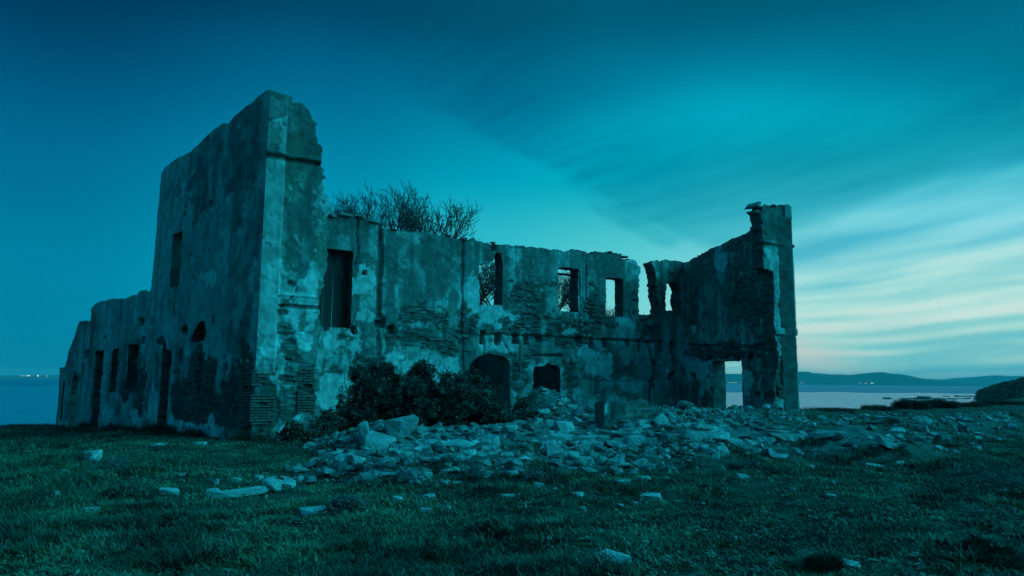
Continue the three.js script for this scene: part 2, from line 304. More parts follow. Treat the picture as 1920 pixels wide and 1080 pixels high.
//@@STRUCTURE
// ------------------------------------------------------------------ the ruin: walls as thick solids with broken outlines
function wall(W, o) {                                  // o: name, parent, outline [[u,v]..] counter-clockwise, holes [{poly, rough}], T, cell, rough, look(u,v) -> {d, c}
  const us = o.outline.map((p) => p[0]), vs = o.outline.map((p) => p[1]);
  const u0 = Math.min(...us) - 0.2, u1 = Math.max(...us) + 0.2, v0 = Math.min(...vs) - 0.2, v1 = Math.max(...vs) + 0.2, c = o.cell;
  const nu = Math.ceil((u1 - u0) / c), nv = Math.ceil((v1 - v0) / c), S = nu + 1, s = o.seed ?? 1;
  const holes = (o.holes ?? []).map((h) => ({ ...h, b: [Math.min(...h.poly.map((p) => p[0])) - 0.5, Math.max(...h.poly.map((p) => p[0])) + 0.5, Math.min(...h.poly.map((p) => p[1])) - 0.5, Math.max(...h.poly.map((p) => p[1])) + 0.5] }));
  const jag = (u, v) => fbm(u * 1.6, v * 1.9, 3, s) * 0.8 + 0.5 * vn2(u * 5, v * 9, s + 4) + 0.35 * vn2(u * 2.2, Math.round(v * 9) * 3.1, s + 5);
  const edgeRough = o.edge ?? (() => 1);
  const f = new Float32Array(S * (nv + 1));
  for (let j = 0; j <= nv; j++) for (let i = 0; i <= nu; i++) {
    const u = u0 + i * c, v = v0 + j * c;
    let e = sdPoly(o.outline, u, v); if (e > -0.5 && e < 0.5) e += o.rough * edgeRough(u, v) * jag(u, v);
    for (const h of holes) if (u > h.b[0] && u < h.b[1] && v > h.b[2] && v < h.b[3]) { let d = -sdPoly(h.poly, u, v); if (Math.abs(d) < 0.5) d += (h.rough ?? 0.02) * jag(u + 7, v); e = Math.min(e, d); }
    f[j * S + i] = e === 0 ? 1e-6 : e;
  }
  const pos = [], col = [], uv = [], idx = [], map = new Map();
  const look = (u, v) => o.look(u, v);
  const V = [];                                        // front vertices: [u, v, d]
  const add = (u, v) => { const L = look(u, v); pos.push(u, v, L.d); col.push(...L.c); uv.push(u / 2.3 + (o.shift ?? 0), v / 2.3); V.push([u, v, L.d]); return V.length - 1; };
  const corner = (i, j) => { const k = j * S + i; if (!map.has(k)) map.set(k, add(u0 + i * c, v0 + j * c)); return map.get(k); };
  const cross = (i, j, i2, j2) => {
    const a = j * S + i, b = j2 * S + i2, k = -(1 + Math.min(a, b) * 2 + (i !== i2 ? 0 : 1));
    if (!map.has(k)) { const t = clamp(f[a] / (f[a] - f[b]), 0.02, 0.98); map.set(k, add(u0 + lerp(i, i2, t) * c, v0 + lerp(j, j2, t) * c)); }
    return map.get(k);
  };
  const tris = [], seg = [];
  for (let j = 0; j < nv; j++) for (let i = 0; i < nu; i++) {
    const q = [[i, j], [i + 1, j], [i + 1, j + 1], [i, j + 1]], ins = q.map(([a, b]) => f[b * S + a] > 0);
    if (!ins.includes(true)) continue;
    const P = []; let A = -1; const cuts = [];
    for (let k = 0; k < 4; k++) {
      const n = (k + 1) & 3;
      if (ins[k]) P.push(corner(...q[k]));
      if (ins[k] !== ins[n]) { const x = cross(...q[k], ...q[n]); P.push(x); cuts.push([x, ins[k]]); }
    }
    for (let k = 1; k < P.length - 1; k++) tris.push(P[0], P[k], P[k + 1]);
    for (let k = 0; k < cuts.length; k++) if (cuts[k][1]) seg.push([cuts[k][0], cuts[(k + 1) % cuts.length][0]]);
  }
  idx.push(...[]); for (const t of tris) idx.push(t);
  const nFront = V.length;
  for (let i = 0; i < nFront; i++) { pos.push(V[i][0], V[i][1], -o.T); col.push(...(o.back ?? [0.25, 0.245, 0.23])); uv.push(V[i][0] / 2.3 + 0.4, V[i][1] / 2.3); }
  for (let i = 0; i < tris.length; i += 3) idx.push(nFront + tris[i], nFront + tris[i + 2], nFront + tris[i + 1]);
  const K = o.K ?? 5, ring = new Map();
  const rim = (x) => {
    if (ring.has(x)) return ring.get(x);
    const [u, v, d] = V[x], r = [], e = edgeRough(u, v); let inHole = 0;
    for (const h of holes) if (u > h.b[0] + 0.3 && u < h.b[1] - 0.3 && v > h.b[2] + 0.3 && v < h.b[3] - 0.3) inHole = h.rough ?? 0.02;
    const amp = inHole ? inHole * 0.9 : o.rough * e * 0.9;
    for (let k = 0; k <= K; k++) {
      const w = lerp(d, -o.T, k / K), m = k === 0 || k === K ? 0 : 1;
      r.push(pos.length / 3);
      pos.push(u + m * amp * vn3(u * 4, v * 4, w * 5 + 30), v + m * amp * 1.6 * vn3(u * 4 + 9, v * 4, w * 5), w);
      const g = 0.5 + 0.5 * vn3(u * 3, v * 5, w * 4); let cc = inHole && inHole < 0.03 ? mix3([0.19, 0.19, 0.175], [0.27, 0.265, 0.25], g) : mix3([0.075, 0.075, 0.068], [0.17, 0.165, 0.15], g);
      col.push(...cc); uv.push((u + v) / 2.3 + 0.1, w / 2.3 + v * 0.21);
    }
    ring.set(x, r); return r;
  };
  for (const [a, b] of seg) { const A = rim(a), B = rim(b); for (let k = 0; k < K; k++) idx.push(A[k], A[k + 1], B[k], B[k], A[k + 1], B[k + 1]); }
  const g = new THREE.BufferGeometry();
  g.setAttribute('position', new THREE.Float32BufferAttribute(pos, 3)); g.setAttribute('color', new THREE.Float32BufferAttribute(col, 3)); g.setAttribute('uv', new THREE.Float32BufferAttribute(uv, 2)); g.setIndex(idx); g.computeVertexNormals();
  const m = mesh(o.name, g, M.wall, o.parent);
  const B = new THREE.Matrix4().makeBasis(W.D, UP, W.N); m.quaternion.setFromRotationMatrix(B);
  m.position.copy(W.O).setY(0).sub(o.parent && o.parent !== scene ? o.parent.position : V3(0, 0, 0));
  if (W.back) m.position.addScaledVector(W.N, -W.back);
  m.userData.inside = (u, v) => { let e = sdPoly(o.outline, u, v); for (const h of holes) e = Math.min(e, -sdPoly(h.poly, u, v)); return e; };
  return m;
}
const px2 = (W, L) => L.map(([a, b]) => W.uv(a, b));
const rect = (W, x0, x1, y0, y1) => { const [ua] = W.uv(x0, (y0 + y1) / 2), [ub] = W.uv(x1, (y0 + y1) / 2), vt = W.uv((x0 + x1) / 2, y0)[1], vb = W.uv((x0 + x1) / 2, y1)[1]; return [[ua, vb], [ub, vb], [ub, vt], [ua, vt]]; };
const spot = (W, x, y, rx, ry) => { const [u, v] = W.uv(x, y); return { u, v, ru: Math.abs(W.uv(x + rx, y)[0] - W.uv(x - rx, y)[0]) / 2, rv: Math.abs(W.uv(x, y + ry)[1] - W.uv(x, y - ry)[1]) / 2 }; };
const spots = (W, L) => L.map((a) => spot(W, ...a));
const line = (W, w, L) => ({ w, p: px2(W, L) });
function dLine(l, u, v) { let d = 1e9; for (let i = 0; i < l.p.length - 1; i++) { const [ax, ay] = l.p[i], ex = l.p[i + 1][0] - ax, ey = l.p[i + 1][1] - ay, t = clamp(((u - ax) * ex + (v - ay) * ey) / (ex * ex + ey * ey + 1e-12), 0, 1); d = Math.min(d, Math.hypot(u - ax - ex * t, v - ay - ey * t)); } return d; }
function patch(L, u, v, s, wob = 0.55) { let m = 0; for (const a of L) { const du = (u - a.u) / a.ru, dv = (v - a.v) / a.rv; if (Math.abs(du) > 2 || Math.abs(dv) > 2) continue; const d = Math.hypot(du, dv) + wob * (fbm(u * 1.9, v * 1.9, 4, s) * 1.2 + 0.25 * vn2(u * 9, v * 9, s)); m = Math.max(m, sm(1.1, 0.9, d)); } return m; }

// what a wall's face is made of: plaster in several states of decay over slate rubble, brick at the quoins
function makeLook(p) {
  const s = p.seed;
  return (u, v) => {
    const n1 = fbm(u * 0.55, v * 0.55, 4, s), n2 = fbm(u * 2.2, v * 2.2, 4, s + 2), n3 = fbm(u * 7, v * 7, 3, s + 3);
    const run = fbm(u * 2.4, v * 0.22, 4, s + 5);      // rain runs down the face
    let c = mix3([0.42, 0.425, 0.40], [0.62, 0.62, 0.59], sm(-0.35, 0.45, n1 * 0.8 + n2 * 0.7));
    c = mix3(c, [0.15, 0.19, 0.135], p.moss * sm(-0.12, 0.25, fbm(u * 0.9 + 4, v * 0.9, 4, s + 7) + 0.35 * n3 + (p.mossAdd ? p.mossAdd(u, v) : 0)));
    // the finish coat has scaled off in places and left the rough undercoat
    const sc = fbm(u * 1.15 + 20, v * 1.0, 5, s + 51) + 0.30 * n3 + 0.05 * vn2(u * 15, v * 15, s + 52), off = sm(p.scale - 0.008, p.scale + 0.012, sc);
    c = mix3(c, mix3([0.17, 0.185, 0.155], [0.30, 0.305, 0.27], sm(-0.3, 0.3, n2 + 0.6 * n3)), off * (p.offAmt ?? 0.9));
    // black weathering: in runs below the top, and in blotches
    const topD = p.top ? p.top(u) - v : 99;
    let dk = p.dark * sm(0.02, 0.36, run * 1.35 + 0.32 * n2 + 0.12 * n3 + 0.30 * p.runs * sm(3.4, 0.4, topD) - 0.04);
    dk = Math.max(dk, 0.75 * patch(p.darkSpots, u, v, s + 11, 0.9) * sm(-0.7, 0.25, run + n2));
    if (p.darkAbove !== undefined && v > p.darkAbove(u)) dk = Math.max(dk, 0.74 + 0.5 * n2 + 0.2 * run);
    c = mix3(c, [0.07, 0.082, 0.077], clamp(dk, 0, 0.9));
    const cl = patch(p.clean, u, v, s + 13, 0.95);
    c = mix3(c, [0.72, 0.72, 0.69], cl * (p.cleanAmt ?? 0.9));
    c = c.map((q) => q * (1 + 0.26 * n3 + 0.12 * vn2(u * 17, v * 17, s + 60) + 0.22 * fbm(u * 13, v * 1.3, 3, s + 61)));
    let d = -0.022 * off + 0.018 * n2 + 0.012 * n1 + 0.006 * n3;
    // plaster lost
    let bare = patch(p.bare, u, v, s + 17, 0.9) * (p.frag ? sm(-0.34, -0.14, fbm(u * 1.7 + 9, v * 2.6, 4, s + 18)) : 1);
    bare = Math.max(bare, p.loss ? sm(p.loss, p.loss + 0.06, n1 * 0.7 + n2 * 0.55 + 0.2 * fbm(u * 6, v * 6, 3, s + 23)) * (1 - cl) : 0);
    const brk = patch(p.brick, u, v, s + 19, 0.5);
    if (bare > 0) {
      const row = v / 0.085 + 0.5 * vn2(u * 1.3, v * 0.7, s + 31), ri = Math.floor(row), fr = row - ri, off = h3(ri, 3, s) * 3, cu = (u + off) / (0.16 + 0.3 * h3(ri, 9, s)), ci = Math.floor(cu), fu = cu - ci;
      const joint = 0.25 + 0.75 * Math.min(sm(0.0, 0.22, fr) * sm(1, 0.78, fr), sm(0, 0.12, fu) * sm(1, 0.88, fu)), tone = h3(ri, ci, s + 40);
      c = mix3(c, mix3([0.045, 0.045, 0.04], mix3([0.11, 0.115, 0.10], [0.30, 0.295, 0.265], tone * tone), joint).map((q) => q * (1 + 0.3 * n3) * (p.bareTone ?? 1)), bare);
      d += bare * (-0.04 + 0.025 * joint * (0.4 + tone) + 0.015 * n3);
    }
    if (brk > 0) {
      const row = v / 0.072, ri = Math.floor(row), fr = row - ri, j = sm(0.0, 0.2, fr) * sm(1, 0.8, fr);
      c = mix3(c, mix3([0.05, 0.05, 0.045], [0.16, 0.13, 0.11], j * (0.5 + 0.5 * h3(ri, Math.floor(u / 0.26 + (ri & 1) * 0.5), s))), brk);
      d += brk * (-0.06 + 0.02 * j);
    }
    for (const h of p.pits) { const q = Math.max(Math.abs(u - h.u) - h.ru, Math.abs(v - h.v) - h.rv) + 0.04 * vn2(u * 9, v * 9, s); if (q < 0.06) { const k = sm(0.05, -0.01, q); d -= k * (h.deep ?? 0.28); c = mix3(c, [0.22, 0.215, 0.195], k); } }
    for (const l of p.cracks) { const q = dLine(l, u + Math.min(1, l.w * 14 + 0.1) * (0.06 * vn2(u * 3, v * 3, s) + 0.04 * vn2(u * 11, v * 11, s)), v) - l.w * (0.7 + 0.5 * vn2(u * 2, v * 2, s + 1)); if (q < 0.05) { const k = sm(0.035, -0.005, q); d -= k * (l.deep ?? 0.12); c = mix3(c, [0.22, 0.215, 0.195], k * 0.8); } }
    if (p.mould) { const m = p.mould(u, v); d += m[0]; if (m[1]) c = m[1](c); }
    return { d, c };
  };
}
const plain = { moss: 0.5, dark: 0.35, runs: 0.35, darkSpots: [], clean: [], bare: [], brick: [], pits: [], cracks: [], loss: 0, scale: 0.05, frag: 0 };

const ruin = base('ruined_building', [C.x, 0, C.z]);
tag(ruin, 'large roofless ruin of crumbling plastered stone walls standing above the sea', 'ruined building');

// -- the stub of the front wall at the near corner
const P1 = (x, y) => FR.uv(x, y);
const topC = P1(503, 168)[1];
const cornV = (P1(495, 288)[1] + P1(598, 301)[1]) / 2, ledgeV = (P1(505, 571)[1] + P1(598, 576)[1]) / 2;
const PIL = P1(524, 500)[0];                            // width of the corner strip
const stubOutline = [[0, -0.7], ...px2(FR, [[604, 860], [599, 800], [594, 770], [592, 730], [592, 690], [599, 640], [598, 605], [601, 560], [604, 520], [611, 480], [615, 440], [617, 400], [613, 377], [607, 352], [606, 330], [601, 306], [604, 296], [602, 286], [601, 262], [592, 245], [585, 215], [572, 203], [566, 196], [549, 194], [545, 181], [527, 176]]), [0, topC]];
const brickBoxes = [rect(FR, 470, 516, 690, 790), rect(FR, 558, 592, 694, 775), rect(FR, 470, 500, 790, 822)];
const inBox = (B, u, v, m = 0) => B.some((b) => u > b[0][0] - m && u < b[1][0] + m && v > b[0][1] - m && v < b[2][1] + m);
const stub = wall(FR, {
  name: 'front_wall_stub', parent: ruin, outline: stubOutline, T: 0.62, cell: 0.03, rough: 0.12, seed: 3, edge: (u) => sm(0.0, 0.5, u),
  look: makeLook({
    ...plain, seed: 3, moss: 0.9, mossAdd: (u, v) => (u > PIL + 0.05 && v > ledgeV + 0.4 && v < cornV ? 0.3 : u < PIL ? -0.25 : 0), dark: 0.25, runs: 0.2, loss: 0.62,
    darkAbove: (u) => (u > PIL ? cornV + 0.05 : cornV + 0.9 + 0.5 * u),
    darkSpots: spots(FR, [[560, 400, 40, 80], [545, 480, 35, 40], [540, 330, 20, 25], [598, 350, 10, 60], [530, 640, 30, 40]]),
    clean: spots(FR, [[505, 600, 16, 90], [585, 600, 14, 30], [575, 640, 22, 18], [545, 805, 22, 22], [512, 660, 14, 30], [586, 530, 10, 40]]),
    bare: spots(FR, [[535, 655, 16, 20], [530, 620, 14, 14], [528, 585, 8, 5], [548, 700, 22, 25], [580, 690, 20, 12], [542, 760, 20, 35], [575, 800, 20, 20]]),
    brick: spots(FR, [[492, 752, 30, 62], [576, 735, 22, 42], [485, 810, 22, 18]]),
    pits: spots(FR, [[547, 531, 5, 3]]).map((h) => ({ ...h, deep: 0.12 })),
    cracks: [],
    mould(u, v) {
      let d = 0, f = null; const broke = v > P1(485, 700)[1] + 0.12 * vn2(u * 6, 2, 5) ? 1 : 0;
      if (u < PIL) { d += 0.05 * broke; if (v < cornV && broke) f = (c) => mix3(c, [0.47, 0.465, 0.44], 0.75 - 0.4 * Math.abs(vn2(u * 3, v * 2, 8))); }
      const w = 0.03 * vn2(u * 3, 1, 9);
      if (Math.abs(v - cornV - w) < 0.055) { d += 0.10; f = (c) => mix3(c, [0.06, 0.065, 0.06], 0.75); } else if (v > cornV - 0.16 && v <= cornV - 0.055 + w) d -= 0.03;
      if (v < ledgeV + 0.30 && v > ledgeV && u > PIL && u < 1.75) { d += v < ledgeV + 0.06 || v > ledgeV + 0.24 ? 0.055 : 0.03; }
      else if (v <= ledgeV && v > ledgeV - 0.07 && u > PIL && u < 1.75) { d -= 0.07; }
      return [d, f];
    },
  }),
});
function bricks(parent, B, w0, maxN, sd, keep = () => true) {   // courses of single bricks in a wall's own axes
  seed(sd); const shapes = [0, 1, 2, 3].map((k) => { const g = new THREE.BoxGeometry(1, 1, 1, 2, 1, 1); const p = g.attributes.position; for (let i = 0; i < p.count; i++) p.setXYZ(i, p.getX(i) + 0.06 * vn3(p.getX(i) * 3, p.getY(i) * 3 + k * 9, p.getZ(i) * 3), p.getY(i) * (1 + 0.12 * vn3(p.getX(i) * 5 + k, 1, p.getZ(i) * 4)), p.getZ(i) + 0.05 * vn3(p.getX(i) * 4, k * 5, p.getZ(i) * 2)); g.computeVertexNormals(); return g.toNonIndexed(); });
  shapes.forEach((g) => g.computeVertexNormals());
  let n = 0; const H = 0.072;
  for (const b of B) for (let r = 0, v = b[0][1]; v < b[2][1] && n < maxN; v += H, r++) for (let u = b[0][0] + (r & 1 ? 0.0 : -0.13); u < b[1][0] && n < maxN; u += 0.275) {
    const ul = Math.max(u, b[0][0]), ur = Math.min(u + 0.26 + rr(-0.01, 0.01), b[1][0] + rr(-0.03, 0.05)); if (ur - ul < 0.06 || !keep((ul + ur) / 2, v) || rnd() < 0.10 || vn2(u * 2.3, v * 3.1, sd) < -0.45) continue;
    const k = mesh('brick', shapes[(rnd() * 4) | 0], M.brick[(rnd() * 3) | 0], parent); k.scale.set(ur - ul, 0.042, 0.12); k.position.set((ul + ur) / 2, v + 0.03, w0 - 0.055 + rr(-0.015, 0.012)); k.rotation.set(rr(-0.03, 0.03), rr(-0.04, 0.04), rr(-0.015, 0.015)); n++;
  }
  return n;
}
bricks(stub, brickBoxes, 0.035, 150, 71, (u, v) => !(u > 0.05 && u < PIL && v > P1(485, 700)[1]));

// -- the long side: gable wall and lower wing in one face
const P2 = (x, y) => SD.uv(x, y);
const uEnd = P2(169, 700)[0];
const sideOutline = [[uEnd, -1.6], [0, -0.7], [0, topC], ...px2(SD, [[498, 170], [470, 193], [432, 225], [429, 231], [420, 230], [400, 243], [375, 268], [348, 290], [332, 297], [320, 306], [309, 313], [302, 325], [298, 372], [290, 470], [283, 547], [262, 549], [257, 554], [245, 556], [232, 561], [215, 562], [195, 566], [176, 568], [171, 580]])];
const side = wall(SD, {
  name: 'side_wall', parent: ruin, outline: sideOutline, T: 0.68, cell: 0.04, rough: 0.05, seed: 13, shift: 0.3, edge: (u, v) => (u > -0.12 ? 0 : u < P2(282, 560)[0] ? 2.4 : 1) * (v < P2(290, 470)[1] && v > 5 ? 0.5 : 1),
  holes: [
    { poly: rect(SD, 321, 339, 437, 537), rough: 0.02 },
    { poly: [...rect(SD, 299, 316, 655, 818).slice(0, 3), P2(312, 655), P2(309, 628), P2(306, 655), rect(SD, 299, 316, 655, 818)[3]], rough: 0.09 },
    { poly: px2(SD, [[355, 640], [363, 618], [372, 604], [378, 600], [384, 604], [386, 625], [383, 640], [366, 641]]).reverse(), rough: 0.05 },
    { poly: rect(SD, 397, 402, 591, 607), rough: 0.02 },
    { poly: rect(SD, 207, 219, 655, 735), rough: 0.08 }, { poly: rect(SD, 238, 256, 647, 738), rough: 0.13 }, { poly: rect(SD, 174, 189, 656, 815), rough: 0.12 },
  ].map((h) => ({ ...h, poly: h.poly })),
  look: makeLook({
    ...plain, scale: 0.2, offAmt: 0.55, bareTone: 0.55, seed: 13, moss: 0.15, dark: 0.42, runs: 0.15, loss: 0.60,
    darkSpots: spots(SD, [[440, 280, 70, 100], [470, 420, 25, 140], [400, 330, 60, 60], [300, 700, 12, 40], [250, 690, 14, 60], [400, 720, 70, 60], [225, 700, 10, 50], [170, 640, 8, 60], [212, 755, 7, 22], [247, 760, 9, 24], [329, 560, 8, 26], [370, 660, 12, 30], [320, 700, 10, 60], [440, 640, 24, 40]]),
    clean: spots(SD, [[330, 790, 14, 20], [372, 790, 30, 22], [285, 760, 8, 45], [255, 780, 12, 20], [213, 700, 6, 30], [375, 660, 3, 40], [372, 760, 6, 8], [395, 520, 20, 14], [200, 780, 10, 16]]),
    bare: spots(SD, [[440, 740, 34, 60], [400, 765, 46, 34], [345, 740, 18, 45], [375, 720, 30, 40], [458, 660, 12, 44], [452, 700, 18, 40], [460, 770, 14, 60], [300, 640, 10, 8], [262, 730, 12, 50], [233, 730, 8, 30], [178, 740, 6, 40], [345, 620, 5, 8], [340, 665, 5, 14]]),
    brick: spots(SD, [[455, 770, 16, 55], [365, 700, 14, 55]]),
    pits: spots(SD, [[346, 621, 3, 7], [264, 604, 4, 5], [284, 603, 2, 4], [268, 640, 3, 4], [392, 383, 3, 3], [422, 690, 3, 4]]).map((h) => ({ ...h, deep: 0.2 })),
    cracks: [line(SD, 0.035, [[349, 382], [342, 405], [349, 402]]), line(SD, 0.02, [[342, 405], [336, 432]]), line(SD, 0.018, [[326, 540], [328, 560], [324, 580]]), line(SD, 0.02, [[283, 548], [280, 640], [274, 800]])],
  }),
});
bricks(side, [rect(SD, 448, 468, 700, 815), rect(SD, 357, 374, 660, 735)], 0.03, 130, 72, (u, v) => side.userData.inside(u, v) > 0.05);

// -- added wall set close behind the side wall to keep its openings dark
{
  const W = frame(SD.O.clone().addScaledVector(SD.N, -0.86), SD.D), Lk = makeLook({ ...plain, seed: 17, dark: 0.6 });
  wall(W, { name: 'added_backing_wall', parent: ruin, outline: [[uEnd + 0.2, -1.4], [-0.9, -0.7], [-0.9, 6.6], [-6.9, 6.4], [-7.3, 4.0], [uEnd + 0.3, 3.6]], T: 0.4, cell: 0.12, rough: 0.08, seed: 17, look: Lk });
  const pv = new THREE.BoxGeometry(0.4, 5.2, 1.0), q = mesh('end_return_wall', pv, M.wallPlain, ruin); q.quaternion.setFromRotationMatrix(new THREE.Matrix4().makeBasis(SD.D, UP, SD.N)); q.position.copy(SD.pos(uEnd + 0.25, 1.2, -1.15)).sub(ruin.position); q.position.y = 1.1;
}

// -- the lower lean-to at the far end of the wing
const LT = frame(SD.O.clone().addScaledVector(SD.N, -0.45), SD.D);
const lean = wall(LT, {
  name: 'lean_to_wall', parent: ruin, outline: [[LT.uv(107, 750)[0], -1.8], [LT.uv(178, 750)[0], -1.6], ...px2(LT, [[178, 604], [165, 602], [149, 602], [141, 625], [129, 655], [121, 687], [117, 690], [112, 688], [109, 740]])], T: 0.6, cell: 0.05, rough: 0.05, seed: 23,
  holes: [{ poly: [...rect(LT, 131, 143, 712, 818).slice(0, 3), LT.uv(139, 696), rect(LT, 131, 143, 712, 818)[3]], rough: 0.04 }, { poly: rect(LT, 115, 119, 715, 790), rough: 0.03 }],
  look: makeLook({ ...plain, seed: 23, moss: 0.4, dark: 0.5, runs: 0.3, loss: 0.5, cracks: [line(LT, 0.05, [[150, 605], [158, 650], [162, 680]])], pits: spots(LT, [[162, 665, 4, 6]]) }),
});

// -- the long back wall, its inner face towards us
const P3 = (x, y) => BK.uv(x, y);
const backTop = px2(BK, [[1283, 492], [1262, 489], [1250, 487], [1240, 487], [1224, 493], [1229, 512], [1231, 530], [1233, 555], [1236, 572], [1235, 586], [1214, 591], [1198, 590], [1197, 560], [1199, 520], [1201, 502], [1192, 487], [1168, 484], [1156, 475], [1130, 475], [1108, 476], [1090, 471], [1060, 469], [1000, 466], [940, 459], [905, 455], [872, 448], [835, 443], [800, 438], [760, 433], [718, 429], [713, 417], [690, 409], [650, 404], [615, 398], [560, 392]]);
const topBack = (u) => P3(760, 433)[1];
const uL = P3(560, 600)[0], uR = P3(1292, 600)[0];
const W0 = rect(BK, 598, 660, 467, 614), W2 = rect(BK, 1046, 1084, 503, 584), D1p = rect(BK, 880, 957, 690, 800), D2p = rect(BK, 1000, 1051, 690, 800);
const joists = [[612, 616], [664, 619], [735, 618], [905, 634], [934, 635], [964, 635], [988, 635], [1014, 637], [1060, 638], [1086, 641], [1111, 643], [1134, 643], [1157, 645], [1177, 646], [1199, 648], [1242, 650], [1263, 651]];
const backBare = [[790, 606, 52, 30], [770, 632, 52, 16], [835, 640, 50, 20], [880, 600, 18, 22], [850, 655, 30, 12], [990, 575, 40, 48], [1010, 540, 26, 26], [985, 610, 45, 26], [1030, 615, 30, 22], [1068, 640, 30, 12], [1118, 585, 24, 16], [1110, 560, 12, 30], [1070, 715, 13, 44], [975, 700, 14, 40], [985, 665, 22, 16], [690, 690, 26, 30], [700, 735, 30, 40], [640, 640, 9, 16], [625, 690, 18, 10], [1100, 610, 40, 14], [1190, 560, 10, 30], [1232, 560, 10, 36], [1212, 612, 14, 18], [870, 715, 12, 34], [650, 640, 14, 10], [660, 700, 8, 14], [1150, 612, 18, 8], [1258, 515, 9, 10], [1268, 560, 8, 26]];
const backLook = makeLook({
  ...plain, frag: 1, bareTone: 0.78, cleanAmt: 0.75, seed: 33, moss: 0.4, dark: 0.72, runs: 1.15, loss: 0.66, top: topBack,
  darkSpots: spots(BK, [[780, 520, 60, 60], [740, 470, 24, 40], [820, 500, 40, 40], [1000, 510, 60, 60], [1120, 520, 30, 50], [1180, 540, 20, 50], [900, 470, 60, 14], [1215, 600, 30, 40], [1150, 690, 40, 30], [1250, 540, 30, 50], [1070, 520, 14, 40], [920, 596, 18, 22], [1064, 600, 14, 16], [1152, 606, 14, 14], [860, 470, 20, 50], [960, 480, 24, 40], [1040, 480, 10, 24], [690, 450, 20, 40], [640, 430, 24, 16], [690, 640, 20, 30], [730, 560, 16, 60]]),
  clean: spots(BK, [[680, 520, 22, 30], [640, 560, 20, 30], [880, 560, 16, 30], [1030, 700, 24, 12], [1130, 690, 20, 20], [1180, 720, 24, 14], [624, 735, 30, 44], [735, 675, 24, 12], [765, 690, 28, 16], [800, 698, 28, 18], [848, 700, 14, 28], [905, 590, 32, 16], [945, 596, 26, 16], [1066, 612, 19, 15], [1008, 545, 8, 10], [1080, 545, 6, 30], [1112, 756, 13, 14], [930, 650, 32, 10], [910, 634, 8, 10], [948, 634, 9, 9], [1015, 690, 24, 6], [1096, 640, 10, 14], [1110, 665, 24, 9], [680, 590, 18, 10], [635, 640, 22, 14], [1168, 606, 16, 8], [660, 640, 14, 24], [965, 700, 3, 40], [1060, 745, 14, 12], [1160, 748, 16, 9]]),
  bare: spots(BK, backBare),
  brick: spots(BK, [[712, 500, 5, 110], [693, 705, 18, 34]]),
  pits: [...spots(BK, joists.filter((_, i) => i !== 8 && i !== 12).map(([x, y], i) => [x + 3 * vn2(i * 3.3, 1, 5), y + 2 * vn2(i * 2.7, 4, 6), 3.9 + 1.8 * vn2(i * 5.1, 2, 7), 7.5 + 3.5 * vn2(i * 4.3, 3, 8)])), ...spots(BK, [[1259, 706, 4, 5], [712, 607, 8, 6], [684, 512, 2, 2], [1290, 706, 5, 6], [1130, 762, 3, 3], [925, 462, 3, 8]])],
  cracks: [
    { ...line(BK, 0.13, [[712, 424], [712, 600]]), deep: 0.10 }, { ...line(BK, 0.09, [[709, 615], [708, 662]]), deep: 0.10 }, line(BK, 0.016, [[868, 450], [867, 520], [866, 600], [868, 720]]),
    { ...line(BK, 0.045, [[860, 625], [900, 629], [930, 626], [1000, 631], [1060, 634], [1150, 638], [1230, 642]]), deep: 0.10 },
    { ...line(BK, 0.08, [[1216, 642], [1222, 668], [1228, 694], [1226, 712], [1220, 728], [1216, 760]]), deep: 0.3 }, { ...line(BK, 0.12, [[1226, 704], [1220, 716]]), deep: 0.3 },
    { ...line(BK, 0.05, [[998, 667], [1053, 667]]), deep: 0.14 }, line(BK, 0.012, [[672, 405], [668, 440], [672, 470], [664, 500]]), line(BK, 0.012, [[907, 640], [908, 665]]), line(BK, 0.015, [[940, 632], [948, 650], [958, 664]]),
    line(BK, 0.02, [[1100, 480], [1098, 560], [1094, 600]]), line(BK, 0.02, [[1086, 510], [1088, 590], [1087, 640]]), line(BK, 0.015, [[1195, 600], [1196, 640]]), { ...line(BK, 0.02, [[1090, 712], [1150, 716], [1215, 712]]), deep: 0.03 }, line(BK, 0.02, [[975, 650], [972, 700]]),
  ],
});
const back = wall(BK, {
  name: 'back_wall', parent: ruin, outline: [[uL, -0.8], [uR, -0.8], ...backTop], T: 0.68, cell: 0.05, rough: 0.10, seed: 33, shift: 0.7, edge: (u) => (u > uR - 0.4 ? 0 : 1),
  holes: [
    { poly: W0, rough: 0.03 },
    { poly: px2(BK, [[899, 572], [942, 572], [943, 497], [940, 476], [930, 472], [926, 488], [913, 494], [899, 494]]), rough: 0.03 },
    { poly: W2, rough: 0.045 }, { poly: rect(BK, 1136, 1169, 521, 593), rough: 0.035 },
    { poly: px2(BK, [[1249, 583], [1276, 583], [1273, 560], [1277, 545], [1271, 530], [1251, 530]]), rough: 0.07 },
    { poly: [...D1p.slice(0, 2), P3(957, 690), P3(956, 678), P3(945, 668), P3(920, 663), P3(898, 667), P3(882, 680), P3(880, 690)], rough: 0.025 },
    { poly: [...D2p.slice(0, 2), P3(1051, 692), P3(1046, 686), P3(1034, 684), P3(1028, 680), P3(1020, 686), P3(1003, 687), P3(1000, 692)], rough: 0.035 },
  ],
  look: backLook,
});
